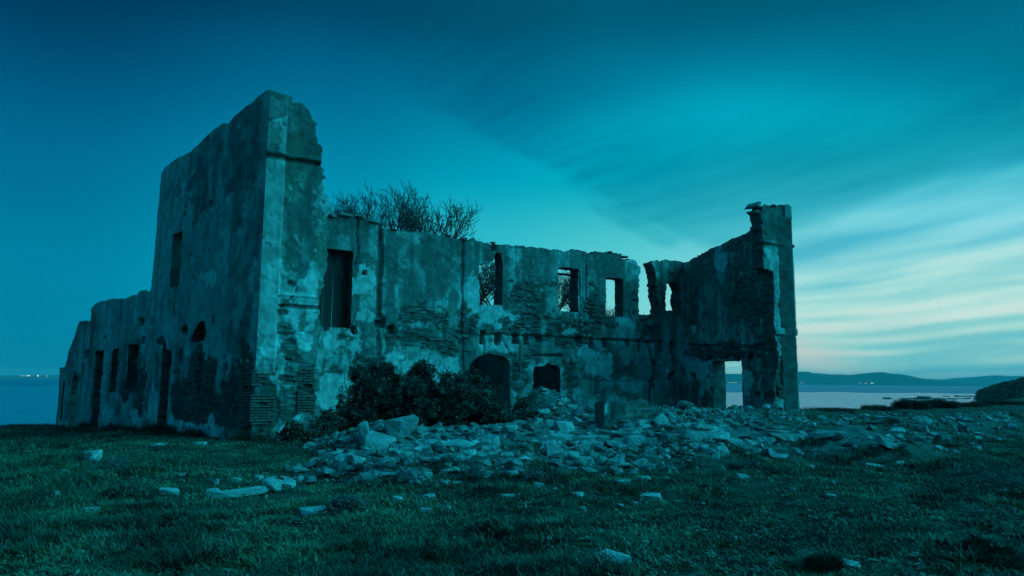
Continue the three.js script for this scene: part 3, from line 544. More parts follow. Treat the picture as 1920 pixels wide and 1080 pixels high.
// stones of the bare masonry, each laid in its course
const slab = (k) => { seed(500 + k); const pts = []; for (let i = 0; i < 16; i++) { const a = rr(0, 6.283), e = rr(-1, 1); pts.push(V3(clamp(Math.cos(a) * 0.72, -0.5, 0.5) + rr(-0.05, 0.05), clamp(e * 0.75, -0.5, 0.5), clamp(Math.sin(a) * 0.72, -0.5, 0.5) + rr(-0.05, 0.05))); } const g = new ConvexGeometry(pts); const p = g.attributes.position, u = []; for (let i = 0; i < p.count; i++) u.push(p.getX(i) * 0.7 + p.getY(i) * 0.3 + k * 0.13, p.getZ(i) * 0.7 + p.getY(i) * 0.4); g.setAttribute('uv', new THREE.Float32BufferAttribute(u, 2)); return g; };
const SLAB = Array.from({ length: 14 }, (_, k) => slab(k));
function courses(parent, W, L, max, sd, want) {
  seed(sd); const all = [];
  for (const [x, y, rx, ry] of L) {
    const a = spot(W, x, y, rx, ry);
    for (let v = a.v - a.rv; v < a.v + a.rv;) {
      const h = rr(0.05, 0.12);
      for (let u = a.u - a.ru + rr(0, 0.2); u < a.u + a.ru;) {
        const w = rr(0.14, 0.5);
        const U = u + w / 2, V = v + h / 2; u += w + rr(0.0, 0.12);
        if (Math.hypot((U - a.u) / a.ru, (V - a.v) / a.rv) > 0.98 || parent.userData.inside(U, V) < 0.22 || fbm(U * 1.7 + 9, V * 2.6, 4, (parent.userData.seed ?? 33) + 18) < -0.2 || rnd() < want) continue;
        all.push([U, V, w, h, (rnd() * SLAB.length) | 0, rnd(), rr(-0.05, 0.05), rr(-0.09, 0.09)]);
      }
      v += h + rr(0.005, 0.03);
    }
  }
  all.sort((p, q) => q[2] * q[3] - p[2] * p[3]);
  const rest = [];
  all.forEach(([U, V, w, h, k, t, tw, tz], i) => {
    const m = new THREE.Matrix4().compose(V3(U, V, -0.075 + t * 0.025), new THREE.Quaternion().setFromEuler(new THREE.Euler(tw, tw * 2, tz)), V3(w, h, 0.16));
    if (i < max) { const o = mesh('stone', SLAB[k], M.slate[t < 0.3 ? 0 : t < 0.45 ? 1 : t < 0.95 ? 2 : 3], parent); o.applyMatrix4(m); }
    else rest.push(SLAB[k].clone().applyMatrix4(m));
  });
  if (rest.length) tag(mesh('small_stones', mergeGeometries(rest), M.slate[2], parent), null, null, null, 'stuff');
}
courses(back, BK, backBare, 190, 81, 0.62);
courses(stub, FR, [[535, 655, 16, 20], [530, 620, 14, 14], [548, 700, 22, 22]], 24, 82, 0.45);

{ seed(86); for (let i = 0; i < 46; i++) { const x = rr(725, 1190), y = (() => { const T = [[718, 429], [760, 433], [835, 443], [872, 448], [940, 459], [1000, 466], [1090, 471], [1156, 475], [1190, 485]]; let k = 0; while (k < T.length - 2 && x > T[k + 1][0]) k++; return lerp(T[k][1], T[k + 1][1], (x - T[k][0]) / (T[k + 1][0] - T[k][0])); })(), [u, v] = P3(x, y), o = mesh('stone', SLAB[i % 14], M.slate[i % 3], back), w = rr(0.15, 0.42); o.scale.set(w, rr(0.07, 0.18), rr(0.2, 0.45)); o.position.set(u, v + rr(-0.06, 0.04), rr(-0.5, -0.12)); o.rotation.set(rr(-0.2, 0.2), rr(-0.5, 0.5), rr(-0.2, 0.2)); } }
// fittings of the back wall: boards closing the first window, the lintel piece in the third, coping blocks
{
  seed(90);
  const [a, b, c2] = [W0[0], W0[1], W0[2]], n = 5, w = (b[0] - a[0] + 0.5) / n;
  for (let i = 0; i < n; i++) { const p = mesh('plank', new THREE.BoxGeometry(w - 0.012, c2[1] - a[1] + 0.4, 0.04, 1, 6, 1), M.wood, back); p.position.set(a[0] - 0.05 + w * (i + 0.5), (a[1] + c2[1]) / 2, -0.46 + rr(-0.02, 0.02)); p.rotation.z = rr(-0.008, 0.008); }
  const bar = mesh('lintel', new THREE.BoxGeometry(W2[1][0] - W2[0][0] + 0.3, 0.09, 0.14), M.wood, back); bar.position.set((W2[0][0] + W2[1][0]) / 2, P3(1060, 511)[1], -0.52); bar.rotation.z = -0.015;
  for (const [x0, x1, y0, y1] of [[617, 630, 398, 408], [637, 658, 402, 411], [667, 684, 405, 415], [692, 712, 411, 420]]) { const r = rect(BK, x0, x1, y0, y1); const k = mesh('coping_block', SLAB[(x0 % 14)], M.rubble[1], back); k.scale.set((r[1][0] - r[0][0]) * 1.12, (r[2][1] - r[0][1]) * 1.15, 0.8); k.position.set((r[0][0] + r[1][0]) / 2, (r[0][1] + r[2][1]) / 2 + 0.02, -0.28); }
}
// the roofless rooms behind the two doors
{
  const g = [], bx = (w, h, d, x, y, z) => { const b = new THREE.BoxGeometry(w, h, d); b.translate(x, y, z); g.push(b); };
  const u0 = P3(840, 700)[0], u1 = P3(1090, 700)[0], H = 3.15, um = (u0 + u1) / 2, L = u1 - u0;
  bx(L, H + 1, 0.4, um, H / 2 - 0.5, -4.4); bx(0.4, H + 1, 3.3, u0, H / 2 - 0.5, -2.5); bx(0.4, H + 1, 3.3, u1, H / 2 - 0.5, -2.5); bx(0.3, H, 3.3, P3(985, 700)[0], H / 2 - 0.3, -2.5);
  const r = mesh('rear_room', mergeGeometries(g), new THREE.MeshStandardMaterial({ name: 'room wall', color: new THREE.Color().setRGB(0.2, 0.195, 0.18), roughness: 0.95, map: grain }), ruin);
  r.position.copy(back.position); r.quaternion.copy(back.quaternion);
}

// -- the right end wall, its inner face, and the stub of the front wall at its end
const P4 = (x, y) => EN.uv(x, y);
const endDoor = rect(EN, 1337, 1392, 676, 790);
const uE = EF.distanceTo(EB);
const endOutline = [[-0.1, -0.6], [uE, -0.6], [uE, P4(1464, 402)[1]], ...px2(EN, [[1440, 412], [1420, 424], [1408, 431], [1390, 439], [1370, 449], [1345, 461], [1325, 470], [1305, 482], [1290, 490]]), [-0.1, P4(1283, 492)[1]]];
const endBare = [[1400, 440, 24, 14], [1380, 462, 20, 10], [1330, 475, 14, 8], [1400, 545, 30, 40], [1420, 590, 30, 40], [1340, 660, 70, 14], [1410, 660, 36, 16], [1440, 690, 14, 40], [1360, 650, 30, 10], [1340, 720, 10, 40], [1440, 480, 20, 60], [1300, 560, 14, 40], [1390, 500, 20, 10], [1430, 560, 16, 40]];
const end = wall(EN, {
  name: 'end_wall', parent: ruin, outline: endOutline, T: 0.7, cell: 0.045, rough: 0.06, seed: 43, shift: 0.2, edge: (u) => (u < 0.2 || u > uE - 0.2 ? 0.2 : 1),
  holes: [{ poly: endDoor, rough: 0.03 }],
  look: makeLook({
    ...plain, frag: 1, seed: 43, moss: 0.3, dark: 0.62, runs: 0.35, loss: 0.42, top: (u) => lerp(7.4, 8.2, u / uE),
    darkSpots: spots(EN, [[1330, 540, 40, 60], [1400, 520, 50, 50], [1440, 560, 30, 60], [1300, 520, 20, 40], [1340, 600, 60, 30]]),
    clean: spots(EN, [[1300, 680, 26, 36], [1320, 700, 20, 40], [1355, 490, 10, 12], [1300, 620, 8, 12], [1340, 690, 16, 20], [1270, 690, 14, 30], [1400, 715, 14, 20]]),
    bare: spots(EN, endBare), pits: spots(EN, [[1298, 707, 5, 6], [1424, 510, 3, 4], [1412, 710, 3, 4], [1420, 740, 4, 4], [1406, 670, 4, 6]]),
    cracks: [line(EN, 0.03, [[1352, 475], [1353, 560], [1352, 640]]), { ...line(EN, 0.10, [[1286, 648], [1340, 650], [1400, 650], [1450, 648]]), deep: 0.12 }, line(EN, 0.015, [[1292, 660], [1293, 755]])],
  }),
});
courses(end, EN, endBare, 36, 83, 0.45);
{
  const l = mesh('lintel', new THREE.BoxGeometry(endDoor[1][0] - endDoor[0][0] + 1.0, 0.28, 0.5), M.wood, end); l.position.set((endDoor[0][0] + endDoor[1][0]) / 2, P4(1372, 667)[1], -0.27);
}
const cornR = (P1(1434, 456)[1] + P1(1484, 462)[1]) / 2, pilU0 = P1(1476, 560)[0], stubU1 = P1(1489, 560)[0];
const stubR = wall(FR, {
  name: 'front_wall_stub', parent: ruin, outline: [P1(1452, 800), [stubU1, -0.5], [stubU1, P1(1482, 387)[1]], ...px2(FR, [[1474, 385], [1468, 388], [1462, 386], [1455, 385], [1448, 389], [1440, 384], [1434, 381], [1429, 382], [1430, 392], [1426, 402], [1429, 414], [1427, 424], [1431, 436], [1430, 446], [1432, 458], [1432, 500], [1434, 506], [1449, 507], [1452, 520], [1452, 590], [1456, 630], [1457, 650], [1462, 666], [1460, 690], [1454, 720], [1454, 750], [1444, 765]])], T: 0.6, cell: 0.04, rough: 0.10, seed: 53, edge: (u) => (u > stubU1 - 0.12 ? 0 : 1),
  look: makeLook({
    ...plain, cleanAmt: 0.4, seed: 53, moss: 0.7, dark: 0.35, runs: 0.1, loss: 0.6, darkAbove: (u) => cornR,
    darkSpots: spots(FR, [[1450, 560, 14, 30], [1465, 640, 8, 14]]), clean: spots(FR, [[1448, 480, 16, 24], [1466, 600, 12, 40], [1466, 660, 10, 18], [1480, 755, 20, 18], [1462, 550, 8, 26]]),
    bare: spots(FR, [[1460, 700, 9, 30], [1466, 720, 10, 26], [1420, 420, 16, 40], [1425, 390, 14, 12], [1422, 448, 14, 14]]), brick: spots(FR, [[1467, 712, 12, 34]]),
    pits: spots(FR, [[1469, 467, 4, 5], [1466, 571, 4, 4]]).map((h) => ({ ...h, deep: 0.12 })),
    mould(u, v) {
      let d = 0, f = null; if (u > pilU0) { d += 0.06; f = (c) => mix3(c, [0.36, 0.355, 0.33], 0.5); } else if (u > pilU0 - 0.1) d -= 0.03;
      if (Math.abs(v - cornR) < 0.06) { d += 0.10; f = (c) => mix3(c, [0.07, 0.07, 0.065], 0.6); }
      const lv = P1(1466, 628)[1]; if (v > lv && v < lv + 0.28) d += 0.05; else if (v <= lv && v > lv - 0.08) d -= 0.05;
      return [d, f];
    },
  }),
});
{ const k = mesh('cap_stone', SLAB[3], M.rubble[1], stubR), [u, v] = P1(1425, 384); k.scale.set(0.72, 0.30, 0.62); k.position.set(u, v, -0.3); k.rotation.y = 0.2; const k2 = mesh('cap_stone', SLAB[6], M.rubble[3], stubR), q = P1(1424, 394); k2.scale.set(0.5, 0.26, 0.5); k2.position.set(q[0] + 0.05, q[1], -0.34); }
bricks(stubR, [rect(FR, 1459, 1475, 690, 745)], 0.03, 16, 73);

// -- the low wall left standing in the rubble before the end wall
const LWo = onGround(1135, 803);
const LW = frame(LWo.clone().setY(0), dirAz(70));
{
  const P = (x, y) => LW.uv(x, y);
  const low = wall(LW, {
    name: 'ruined_low_wall', parent: scene, outline: [[0, -0.5], [LW.uv(1262, 780)[0], -0.4], ...px2(LW, [[1258, 790], [1246, 778], [1236, 764], [1215, 758], [1200, 757], [1170, 754], [1140, 753], [1134, 756]])], T: 0.5, cell: 0.05, rough: 0.06, seed: 63, edge: (u, v) => 1,
    look: makeLook({ ...plain, seed: 63, moss: 0.8, dark: 0.9, runs: 0.9, top: () => 0.9, loss: 0.0, bare: spots(LW, [[1190, 785, 50, 26]]), clean: spots(LW, [[1137, 778, 4, 34]]) }),
  });
  tag(low, 'low broken stub of stone wall half buried in rubble before the end wall', 'low wall');
  courses(low, LW, [[1190, 785, 50, 26]], 40, 84, 0.4);
}
//@@OBJECTS
// ------------------------------------------------------------------ rubble and loose stones
function rock(k, sx, sy, sz, n = 15, sharp = 0.9) {     // an angular stone: the hull of points in a rounded box
  seed(900 + k * 37); const pts = [];
  for (let i = 0; i < n; i++) { const a = (i + rr(-0.35, 0.35)) / n * 6.283 * 3.4, y = rr(-1, 1), r = sharp * (0.75 + rr(0, 0.25)); const ca = Math.cos(a), sa = Math.sin(a), q = 1 / Math.max(Math.abs(ca), Math.abs(sa), 0.72); pts.push(V3(ca * q * r * 0.5 * sx, Math.sign(y) * (Math.abs(y) ** 0.5) * 0.5 * sy, sa * q * r * 0.5 * sz)); }
  const g = new ConvexGeometry(pts), p = g.attributes.position, u = [];
  for (let i = 0; i < p.count; i++) u.push(p.getX(i) * 0.6 + p.getY(i) * 0.35 + k * 0.17, p.getZ(i) * 0.6 + p.getY(i) * 0.45);
  g.setAttribute('uv', new THREE.Float32BufferAttribute(u, 2)); return g;
}
const ROCKS = Array.from({ length: 22 }, (_, k) => { seed(40 + k); return rock(k, 1, rr(0.28, 0.75), rr(0.6, 0.95), 10 + (k % 5) * 6); });
function placeRubble(name, label, inside, count, box, sizes, sd, density) {
  seed(sd);
  const c = V3((box[0] + box[1]) / 2, 0, -(box[2] + box[3]) / 2), g = base(name, [c.x, 0, c.z]);
  tag(g, label, 'rubble heap');
  const all = [];
  for (let i = 0; i < count; i++) {
    const x = rr(box[0], box[1]), z = rr(box[2], box[3]), m = inside(x, z); if (rnd() > m * density(x, z)) { rnd(); continue; }
    const s = sizes[0] * (sizes[1] / sizes[0]) ** (rnd() ** 2.1); all.push([x, z, s, (rnd() * ROCKS.length) | 0, rnd(), rr(0, 6.28), rr(-0.8, 0.8), rr(-0.8, 0.8), rr(0, 1)]);
  }
  all.sort((a, b) => b[2] / b[1] - a[2] / a[1]);
  const rest = [[], [], []];
  all.forEach(([x, z, s, k, t, a, tx, tz, lift], i) => {
    const tilt = s > 0.25 ? 0.55 : 1;
    const m = new THREE.Matrix4().compose(V3(x - c.x, G(x, z) + s * (-0.05 + 0.20 * lift), -z - c.z), new THREE.Quaternion().setFromEuler(new THREE.Euler(tx * tilt, a, tz * tilt)), V3(s, s * (0.32 + 0.55 * t), s * 0.95));
    if (i < 280) { const o = mesh('stone', ROCKS[k], tz > 0.66 ? M.brick[i % 3] : M.rubble[t < 0.28 ? 0 : t < 0.5 ? 1 : t < 0.58 ? 2 : t < 0.86 ? 3 : 4], g); o.applyMatrix4(m); }
    else rest[(t * 3) | 0].push(ROCKS[k].clone().applyMatrix4(m));
  });
  rest.forEach((r, i) => { if (r.length) tag(mesh('small_stones', mergeGeometries(r), M.rubble[[0, 3, 1][i]], g), null, null, null, 'stuff'); });
  return g;
}
const inRub = (x, z) => rubbleMask(x, z);
const XS = (px, Z) => (px - 960) / F * Z;
const side1 = (x, z) => x / z;                          // bearing, to cut the long band into its parts
placeRubble('rubble_heap', 'wide heap of grey broken stones spilling towards the grass before the big bush', (x, z) => inRub(x, z) * (side1(x, z) < 0.05 ? 1 : 0), 21000, [-7.2, 1.2, 9.5, 21], [0.04, 0.46], 201, (x, z) => 0.95);
placeRubble('rubble_heap', 'heap of grey broken stones in front of the low wall stub', (x, z) => inRub(x, z) * (side1(x, z) >= 0.05 && side1(x, z) < 0.345 ? 1 : 0), 23000, [0.4, 8.6, 10, 24], [0.04, 0.42], 202, (x, z) => 0.9);
placeRubble('rubble_heap', 'raised bank of rubble along the foot of the end wall', (x, z) => sm(-0.8, 0.4, sdPoly(MOUND, x, z)) * (inRub(x, z) > 0.6 ? 0.3 : 1), 8000, [-0.5, 13, 20, 31], [0.06, 0.55], 203, (x, z) => 0.7);
placeRubble('rubble_heap', 'low scatter of rubble spreading over the grass right of the ruin', (x, z) => inRub(x, z) * (side1(x, z) >= 0.345 ? 1 : 0), 17000, [4, 26, 12, 36], [0.05, 0.5], 204, (x, z) => 0.5 * sm(-0.5, 0.1, fbm(x * 0.5, z * 0.5, 3, 95)));

// courses of the fallen front wall's foundation still lying in line
function slabRow(label, pts, w, h, sd) {
  seed(sd); const a = onGround(...pts[0]), b = onGround(...pts[1]), d = b.clone().sub(a), L = Math.hypot(d.x, d.z), ang = Math.atan2(-d.z, d.x), g = base('foundation_course', [a.x, 0, a.z]);
  tag(g, label, 'foundation');
  for (let u = 0; u < L;) { const l = rr(0.22, 0.62), k = (rnd() * SLAB.length) | 0, o = mesh('stone', SLAB[k], M.rubble[(rnd() * 5) | 0], g); const x = d.x / L * (u + l / 2), z = d.z / L * (u + l / 2); o.scale.set(l * 1.25, h * rr(0.8, 1.3), w * rr(0.9, 1.2)); o.position.set(x, G(a.x + x, -(a.z + z)) + h * 0.35 + rr(-0.03, 0.03), z); o.rotation.set(rr(-0.06, 0.06), ang + rr(-0.1, 0.1), rr(-0.06, 0.06)); u += l; }
}
slabRow('straight course of flat foundation stones along the heap before the bush', [[800, 838], [1010, 834]], 0.45, 0.2, 211);
slabRow('upper course of flat stones running through the middle of the rubble', [[1030, 822], [1190, 812]], 0.45, 0.16, 212);
slabRow('long course of flat stones below the low wall stub', [[1080, 836], [1360, 832]], 0.4, 0.17, 213);
slabRow('course of flat stones before the right pillar', [[1300, 806], [1520, 812]], 0.4, 0.16, 214);
slabRow('short course of flat stones right of the pillar foot', [[1420, 826], [1560, 822]], 0.42, 0.16, 215);

// blocks that stand out of the heap
function loose(name, label, cat, px, py, wPx, hPx, o = {}) {
  const p = onGround(px, py), Z = -p.z, w = wPx * Z / F, h = hPx * Z / F, k = o.k ?? 0;
  const m = mesh(name, o.g ?? ROCKS[k], o.m ?? M.pale); m.scale.set(w / (o.gx ?? 0.86), h / (o.gy ?? 0.5), (o.d ?? w * 0.8) / (o.gz ?? 0.8)); m.rotation.set(o.rx ?? 0, o.ry ?? 0.4, o.rz ?? 0); m.position.set(p.x, G(p.x, Z) + h * (o.lift ?? 0.22), p.z);
  tag(m, label, cat ?? 'stone', o.group); return m;
}
const blk = (k) => rock(60 + k, 1, 1, 1, 26, 1.05);
loose('upright_slab', 'thin stone slab standing on end at the left side of the heap', 'stone slab', 683, 838, 22, 46, { g: blk(1), gx: 1, gy: 1, gz: 1, d: 0.35, lift: 0.42, ry: 0.3, rz: 0.12, m: M.rubble[0] });
loose('plastered_block', 'large pale plastered masonry block leaning against the bush', 'masonry block', 752, 826, 58, 42, { g: blk(2), gx: 1, gy: 1, gz: 1, d: 0.6, lift: 0.5, ry: 0.35, rz: 0.16, m: M.rubble[0] });
loose('leaning_slab', 'long slab sloping down from the upright slab in the heap', 'stone slab', 712, 846, 66, 16, { g: blk(3), gx: 1, gy: 1, gz: 1, d: 0.6, lift: 0.9, ry: 0.1, rz: -0.32, rx: 0.3, m: M.rubble[0] });
loose('stone_block', 'squarish grey block at the right end of the bush foot', 'stone block', 958, 816, 26, 22, { g: blk(4), gx: 1, gy: 1, gz: 1, lift: 0.4, m: M.rubble[0] });
loose('stone_block', 'rounded pale block at the foot of the scree below the small doorway', 'stone block', 1056, 812, 36, 24, { g: blk(5), gx: 1, gy: 1, gz: 1, lift: 0.35, m: M.rubble[2] });
loose('stone_block', 'pale pointed block in the middle of the heap', 'stone block', 1032, 858, 24, 32, { g: blk(6), gx: 1, gy: 1, gz: 1, lift: 0.4, rz: 0.2, m: M.rubble[2] });
loose('stone_block', 'narrow tilted block standing before the bush', 'stone block', 898, 826, 16, 22, { g: blk(7), gx: 1, gy: 1, gz: 1, lift: 0.4, rz: -0.35, m: M.rubble[0] });
loose('tilted_slab', 'broad grey slab tilted towards us in the scatter right of the pillar', 'stone slab', 1660, 836, 30, 15, { g: blk(8), gx: 1, gy: 1, gz: 1, d: 0.5, lift: 0.4, rz: -0.5, rx: 0.4, m: M.rubble[0] });
loose('stone_block', 'dark block with a pale end among the stones below the pillar', 'stone block', 1458, 852, 52, 14, { g: blk(9), gx: 1, gy: 1, gz: 1, lift: 0.3, ry: 0.1, m: M.rubble[3] });
loose('tilted_slab', 'slab leaning on the face of the low wall stub', 'stone slab', 1236, 802, 30, 22, { g: blk(10), gx: 1, gy: 1, gz: 1, d: 0.2, lift: 0.5, rz: 0.7, rx: -0.4, m: M.rubble[0] });

// single stones in the grass
const LOOSE = [
  [174, 860, 27, 24, 'grey pointed stone left of the building near the grassy bank', 3], [116, 890, 30, 11, 'flat pale stone alone at the far left of the meadow', 5], [316, 924, 34, 9, 'flat pale stone above the broad sunken boulder', 7],
  [320, 976, 58, 18, 'broad flat boulder sunk in the grass at left', 8], [171, 962, 28, 17, 'small bright wedge-shaped stone at the lower left', 9], [404, 928, 36, 12, 'flat stone at the left end of the fallen stone beam', 11],
  [296, 836, 26, 7, 'flat stone below the doorway of the gable wall', 2], [376, 834, 22, 8, 'flat stone below the broken hole of the gable wall', 4], [442, 904, 18, 11, 'small pale stone, leftmost of a short line above the stone beam', 6], [484, 901, 15, 11, 'small pale stone, second of a short line above the stone beam', 10],
  [507, 902, 20, 11, 'small pale stone, third of a short line above the stone beam', 12], [536, 914, 32, 14, 'rounded grey stone right of the stone beam', 13], [560, 900, 18, 8, 'small flat stone between the line of stones and the heap', 14], [586, 964, 46, 17, 'wedge-shaped stone beside a dark tuft left of centre', 15],
  [652, 1026, 18, 13, 'small white stone alone in the lower grass left of centre', 16], [1152, 1050, 58, 20, 'large flat pale slab in the near grass right of centre', 17], [1588, 1066, 44, 12, 'flat pale slab at the bottom edge beside a dark tussock', 18], [1220, 934, 36, 11, 'flat white stone below the middle of the rubble', 19],
  [1080, 931, 26, 8, 'thin flat stone below the heap, left of the flat white one', 20], [950, 934, 26, 8, 'thin flat stone below the heap near the centre', 21], [797, 960, 24, 8, 'small flat stone below the left heap, nearest to the camera there', 0], [745, 941, 18, 13, 'small upright stone below the left heap', 1],
  [804, 935, 22, 12, 'rounded stone at the lower edge of the left heap', 2], [856, 910, 18, 11, 'rounded stone at the foot of the left heap', 3], [1190, 947, 13, 9, 'small dark stone left below the flat white one', 4], [1391, 896, 22, 9, 'small white stone below the right part of the rubble', 5],
  [1558, 935, 20, 9, 'small flat stone alone in the grass at right', 6], [1640, 878, 32, 10, 'grey stone in the grass below the tilted slab', 7], [1208, 900, 22, 10, 'white stone at the lower edge of the middle rubble', 8], [1167, 906, 28, 10, 'long flat stone at the lower edge of the middle rubble', 9], [1010, 912, 18, 9, 'pale stone under the pointed block at the heap foot', 11],
];
const BOULD = [0, 1, 2, 3, 4, 5].map((k) => rock(80 + k, 1, 1, 1, 34, 1.0));
for (const [x, y, w, h, label, k] of LOOSE) { seed(x * 7 + y); loose('stone', label, 'stone', x, y, w, h, { g: BOULD[k % 6], gx: 0.95, gy: 0.95, gz: 0.95, ry: rr(-0.5, 0.5), rz: rr(-0.1, 0.1), rx: rr(-0.08, 0.08), lift: 0.14, m: h > 14 && w < 40 ? M.rubble[2] : M.pale, d: (w * -onGround(x, y).z / F) * rr(0.7, 1.1) }); }
const MARKS = [[320, 970, 'the broad sunken boulder'], [455, 930, 'the fallen stone beam'], [586, 960, 'the wedge-shaped stone beside the dark tuft'], [652, 1022, 'the white stone in the lower grass'], [1152, 1046, 'the large flat pale slab'], [1588, 1062, 'the flat slab at the bottom edge'], [1220, 930, 'the flat white stone below the rubble'], [925, 1005, 'the dark rounded tussock'], [1840, 1055, 'the tussock in the bottom right corner'], [1895, 905, 'the twig tangle at the right edge'], [171, 955, 'the bright wedge-shaped stone'], [116, 888, 'the flat pale stone at far left'], [1558, 932, 'the flat stone alone at right'], [1391, 893, 'the white stone below the right rubble'], [797, 957, 'the flat stone below the left heap'], [1640, 876, 'the grey stone below the tilted slab']];
const taken = {}; seed(777);
for (let i = 0; i < 92; i++) {
  const x = rr(30, 1890), y = i < 66 ? 878 + 90 * rnd() ** 1.4 : rr(950, 1070), w = rr(6, 15), pale = rnd() < 0.5;
  const m = MARKS.reduce((a, b) => (Math.hypot(x - b[0], 2 * (y - b[1])) < Math.hypot(x - a[0], 2 * (y - a[1])) ? b : a)), dx = x - m[0], dy = 2 * (y - m[1]), d = Math.hypot(dx, dy), far = d < 70 ? 'close ' : d < 170 ? '' : 'well ';
  const dir = Math.abs(dx) > 2.2 * Math.abs(dy) ? (dx < 0 ? 'left of' : 'right of') : Math.abs(dy) > 2.2 * Math.abs(dx) ? (dy < 0 ? 'beyond' : 'in front of') : (dy < 0 ? 'beyond and ' : 'in front and ') + (dx < 0 ? 'left of' : 'right of');
  const label = `small ${pale ? 'pale' : 'grey'} stone ${far}${dir} ${m[2]}`; if (taken[label]) { rnd(); continue; } taken[label] = 1;
  loose('small_stone', label, 'stone', x, y, w, w * rr(0.4, 0.7), { k: i % 22, ry: rr(0, 6), lift: 0.5, m: pale ? M.pale : M.rubble[0], group: 'small loose stones in the grass' });
}
{   // the fallen stone beam: a worn shaft with a block head
  const a = onGround(402, 938), b = onGround(514, 925), L = a.distanceTo(b), g = base('stone_beam', [a.x, a.y, a.z]);
  tag(g, 'long fallen stone beam with a square head lying in the grass', 'stone beam');
  const ang = Math.atan2(-(b.z - a.z), b.x - a.x), dy = (b.y - a.y);
  const s = mesh('shaft', blk(20), M.rubble[2], g); s.scale.set(L * 0.95, 0.10, 0.15); s.position.set((b.x - a.x) * 0.42, 0.07 + dy * 0.42, (b.z - a.z) * 0.42); s.rotation.set(0, ang, 0.02 + dy / L);
  const h = mesh('head', blk(21), M.pale, g); h.scale.set(0.26, 0.17, 0.22); h.position.set((b.x - a.x) * 0.95, 0.13 + dy, (b.z - a.z) * 0.95); h.rotation.y = ang;
}

// ------------------------------------------------------------------ plants
function leafGeo(n, size, sd) {                        // a sprig: n leaves round a short axis
  seed(sd); const pos = [], idx = [];
  for (let i = 0; i < n; i++) {
    const a = rr(0, 6.28), e = rr(-0.5, 1.2), d = V3(Math.cos(a) * Math.cos(e), Math.sin(e), Math.sin(a) * Math.cos(e)), s = V3(-Math.sin(a), rr(-0.4, 0.4), Math.cos(a)).normalize(), l = size * rr(0.6, 1.2), w = l * 0.26, o = d.clone().multiplyScalar(size * rr(0, 0.7)), k = pos.length / 3;
    const P = [o, o.clone().addScaledVector(d, l * 0.5).addScaledVector(s, w), o.clone().addScaledVector(d, l), o.clone().addScaledVector(d, l * 0.5).addScaledVector(s, -w)]; P[2].y -= l * 0.15;
    for (const q of P) pos.push(q.x, q.y, q.z); idx.push(k, k + 1, k + 2, k, k + 2, k + 3);
  }
  const g = new THREE.BufferGeometry(); g.setAttribute('position', new THREE.Float32BufferAttribute(pos, 3)); g.setIndex(idx); g.computeVertexNormals(); return g;
}
function inst(name, g, m, list, parent) {               // list of [Matrix4, [r, g, b]]
  const o = new THREE.InstancedMesh(g, m, list.length); list.forEach(([t, c], i) => { o.setMatrixAt(i, t); o.setColorAt(i, new THREE.Color().setRGB(...c)); });
  o.name = parent ? name : numbered(name); shade(o); (parent ?? scene).add(o); return o;
}
const Mx = (x, y, z, s, ry, rx = 0, rz = 0, sy = s) => new THREE.Matrix4().compose(V3(x, y, z), new THREE.Quaternion().setFromEuler(new THREE.Euler(rx, ry, rz)), V3(s, sy, s));
function tube(pts, rad, sides = 5) {                    // a tapering limb through points
  const pos = [], idx = []; let N0 = V3(1, 0, 0);
  pts.forEach((p, i) => { const t = pts[Math.min(i + 1, pts.length - 1)].clone().sub(pts[Math.max(i - 1, 0)]).normalize(); N0.sub(t.clone().multiplyScalar(N0.dot(t))); if (N0.length() < 0.01) N0 = V3(0, 0, 1).sub(t.clone().multiplyScalar(t.z)); N0.normalize(); const b = t.clone().cross(N0); for (let k = 0; k < sides; k++) { const a = k / sides * 6.2832, q = p.clone().addScaledVector(N0, Math.cos(a) * rad[i]).addScaledVector(b, Math.sin(a) * rad[i]); pos.push(q.x, q.y, q.z); } });
  for (let i = 0; i < pts.length - 1; i++) for (let k = 0; k < sides; k++) { const a = i * sides + k, b = i * sides + (k + 1) % sides; idx.push(a, b, a + sides, b, b + sides, a + sides); }
  const g = new THREE.BufferGeometry(); g.setAttribute('position', new THREE.Float32BufferAttribute(pos, 3)); g.setIndex(idx); g.computeVertexNormals(); return g;
}
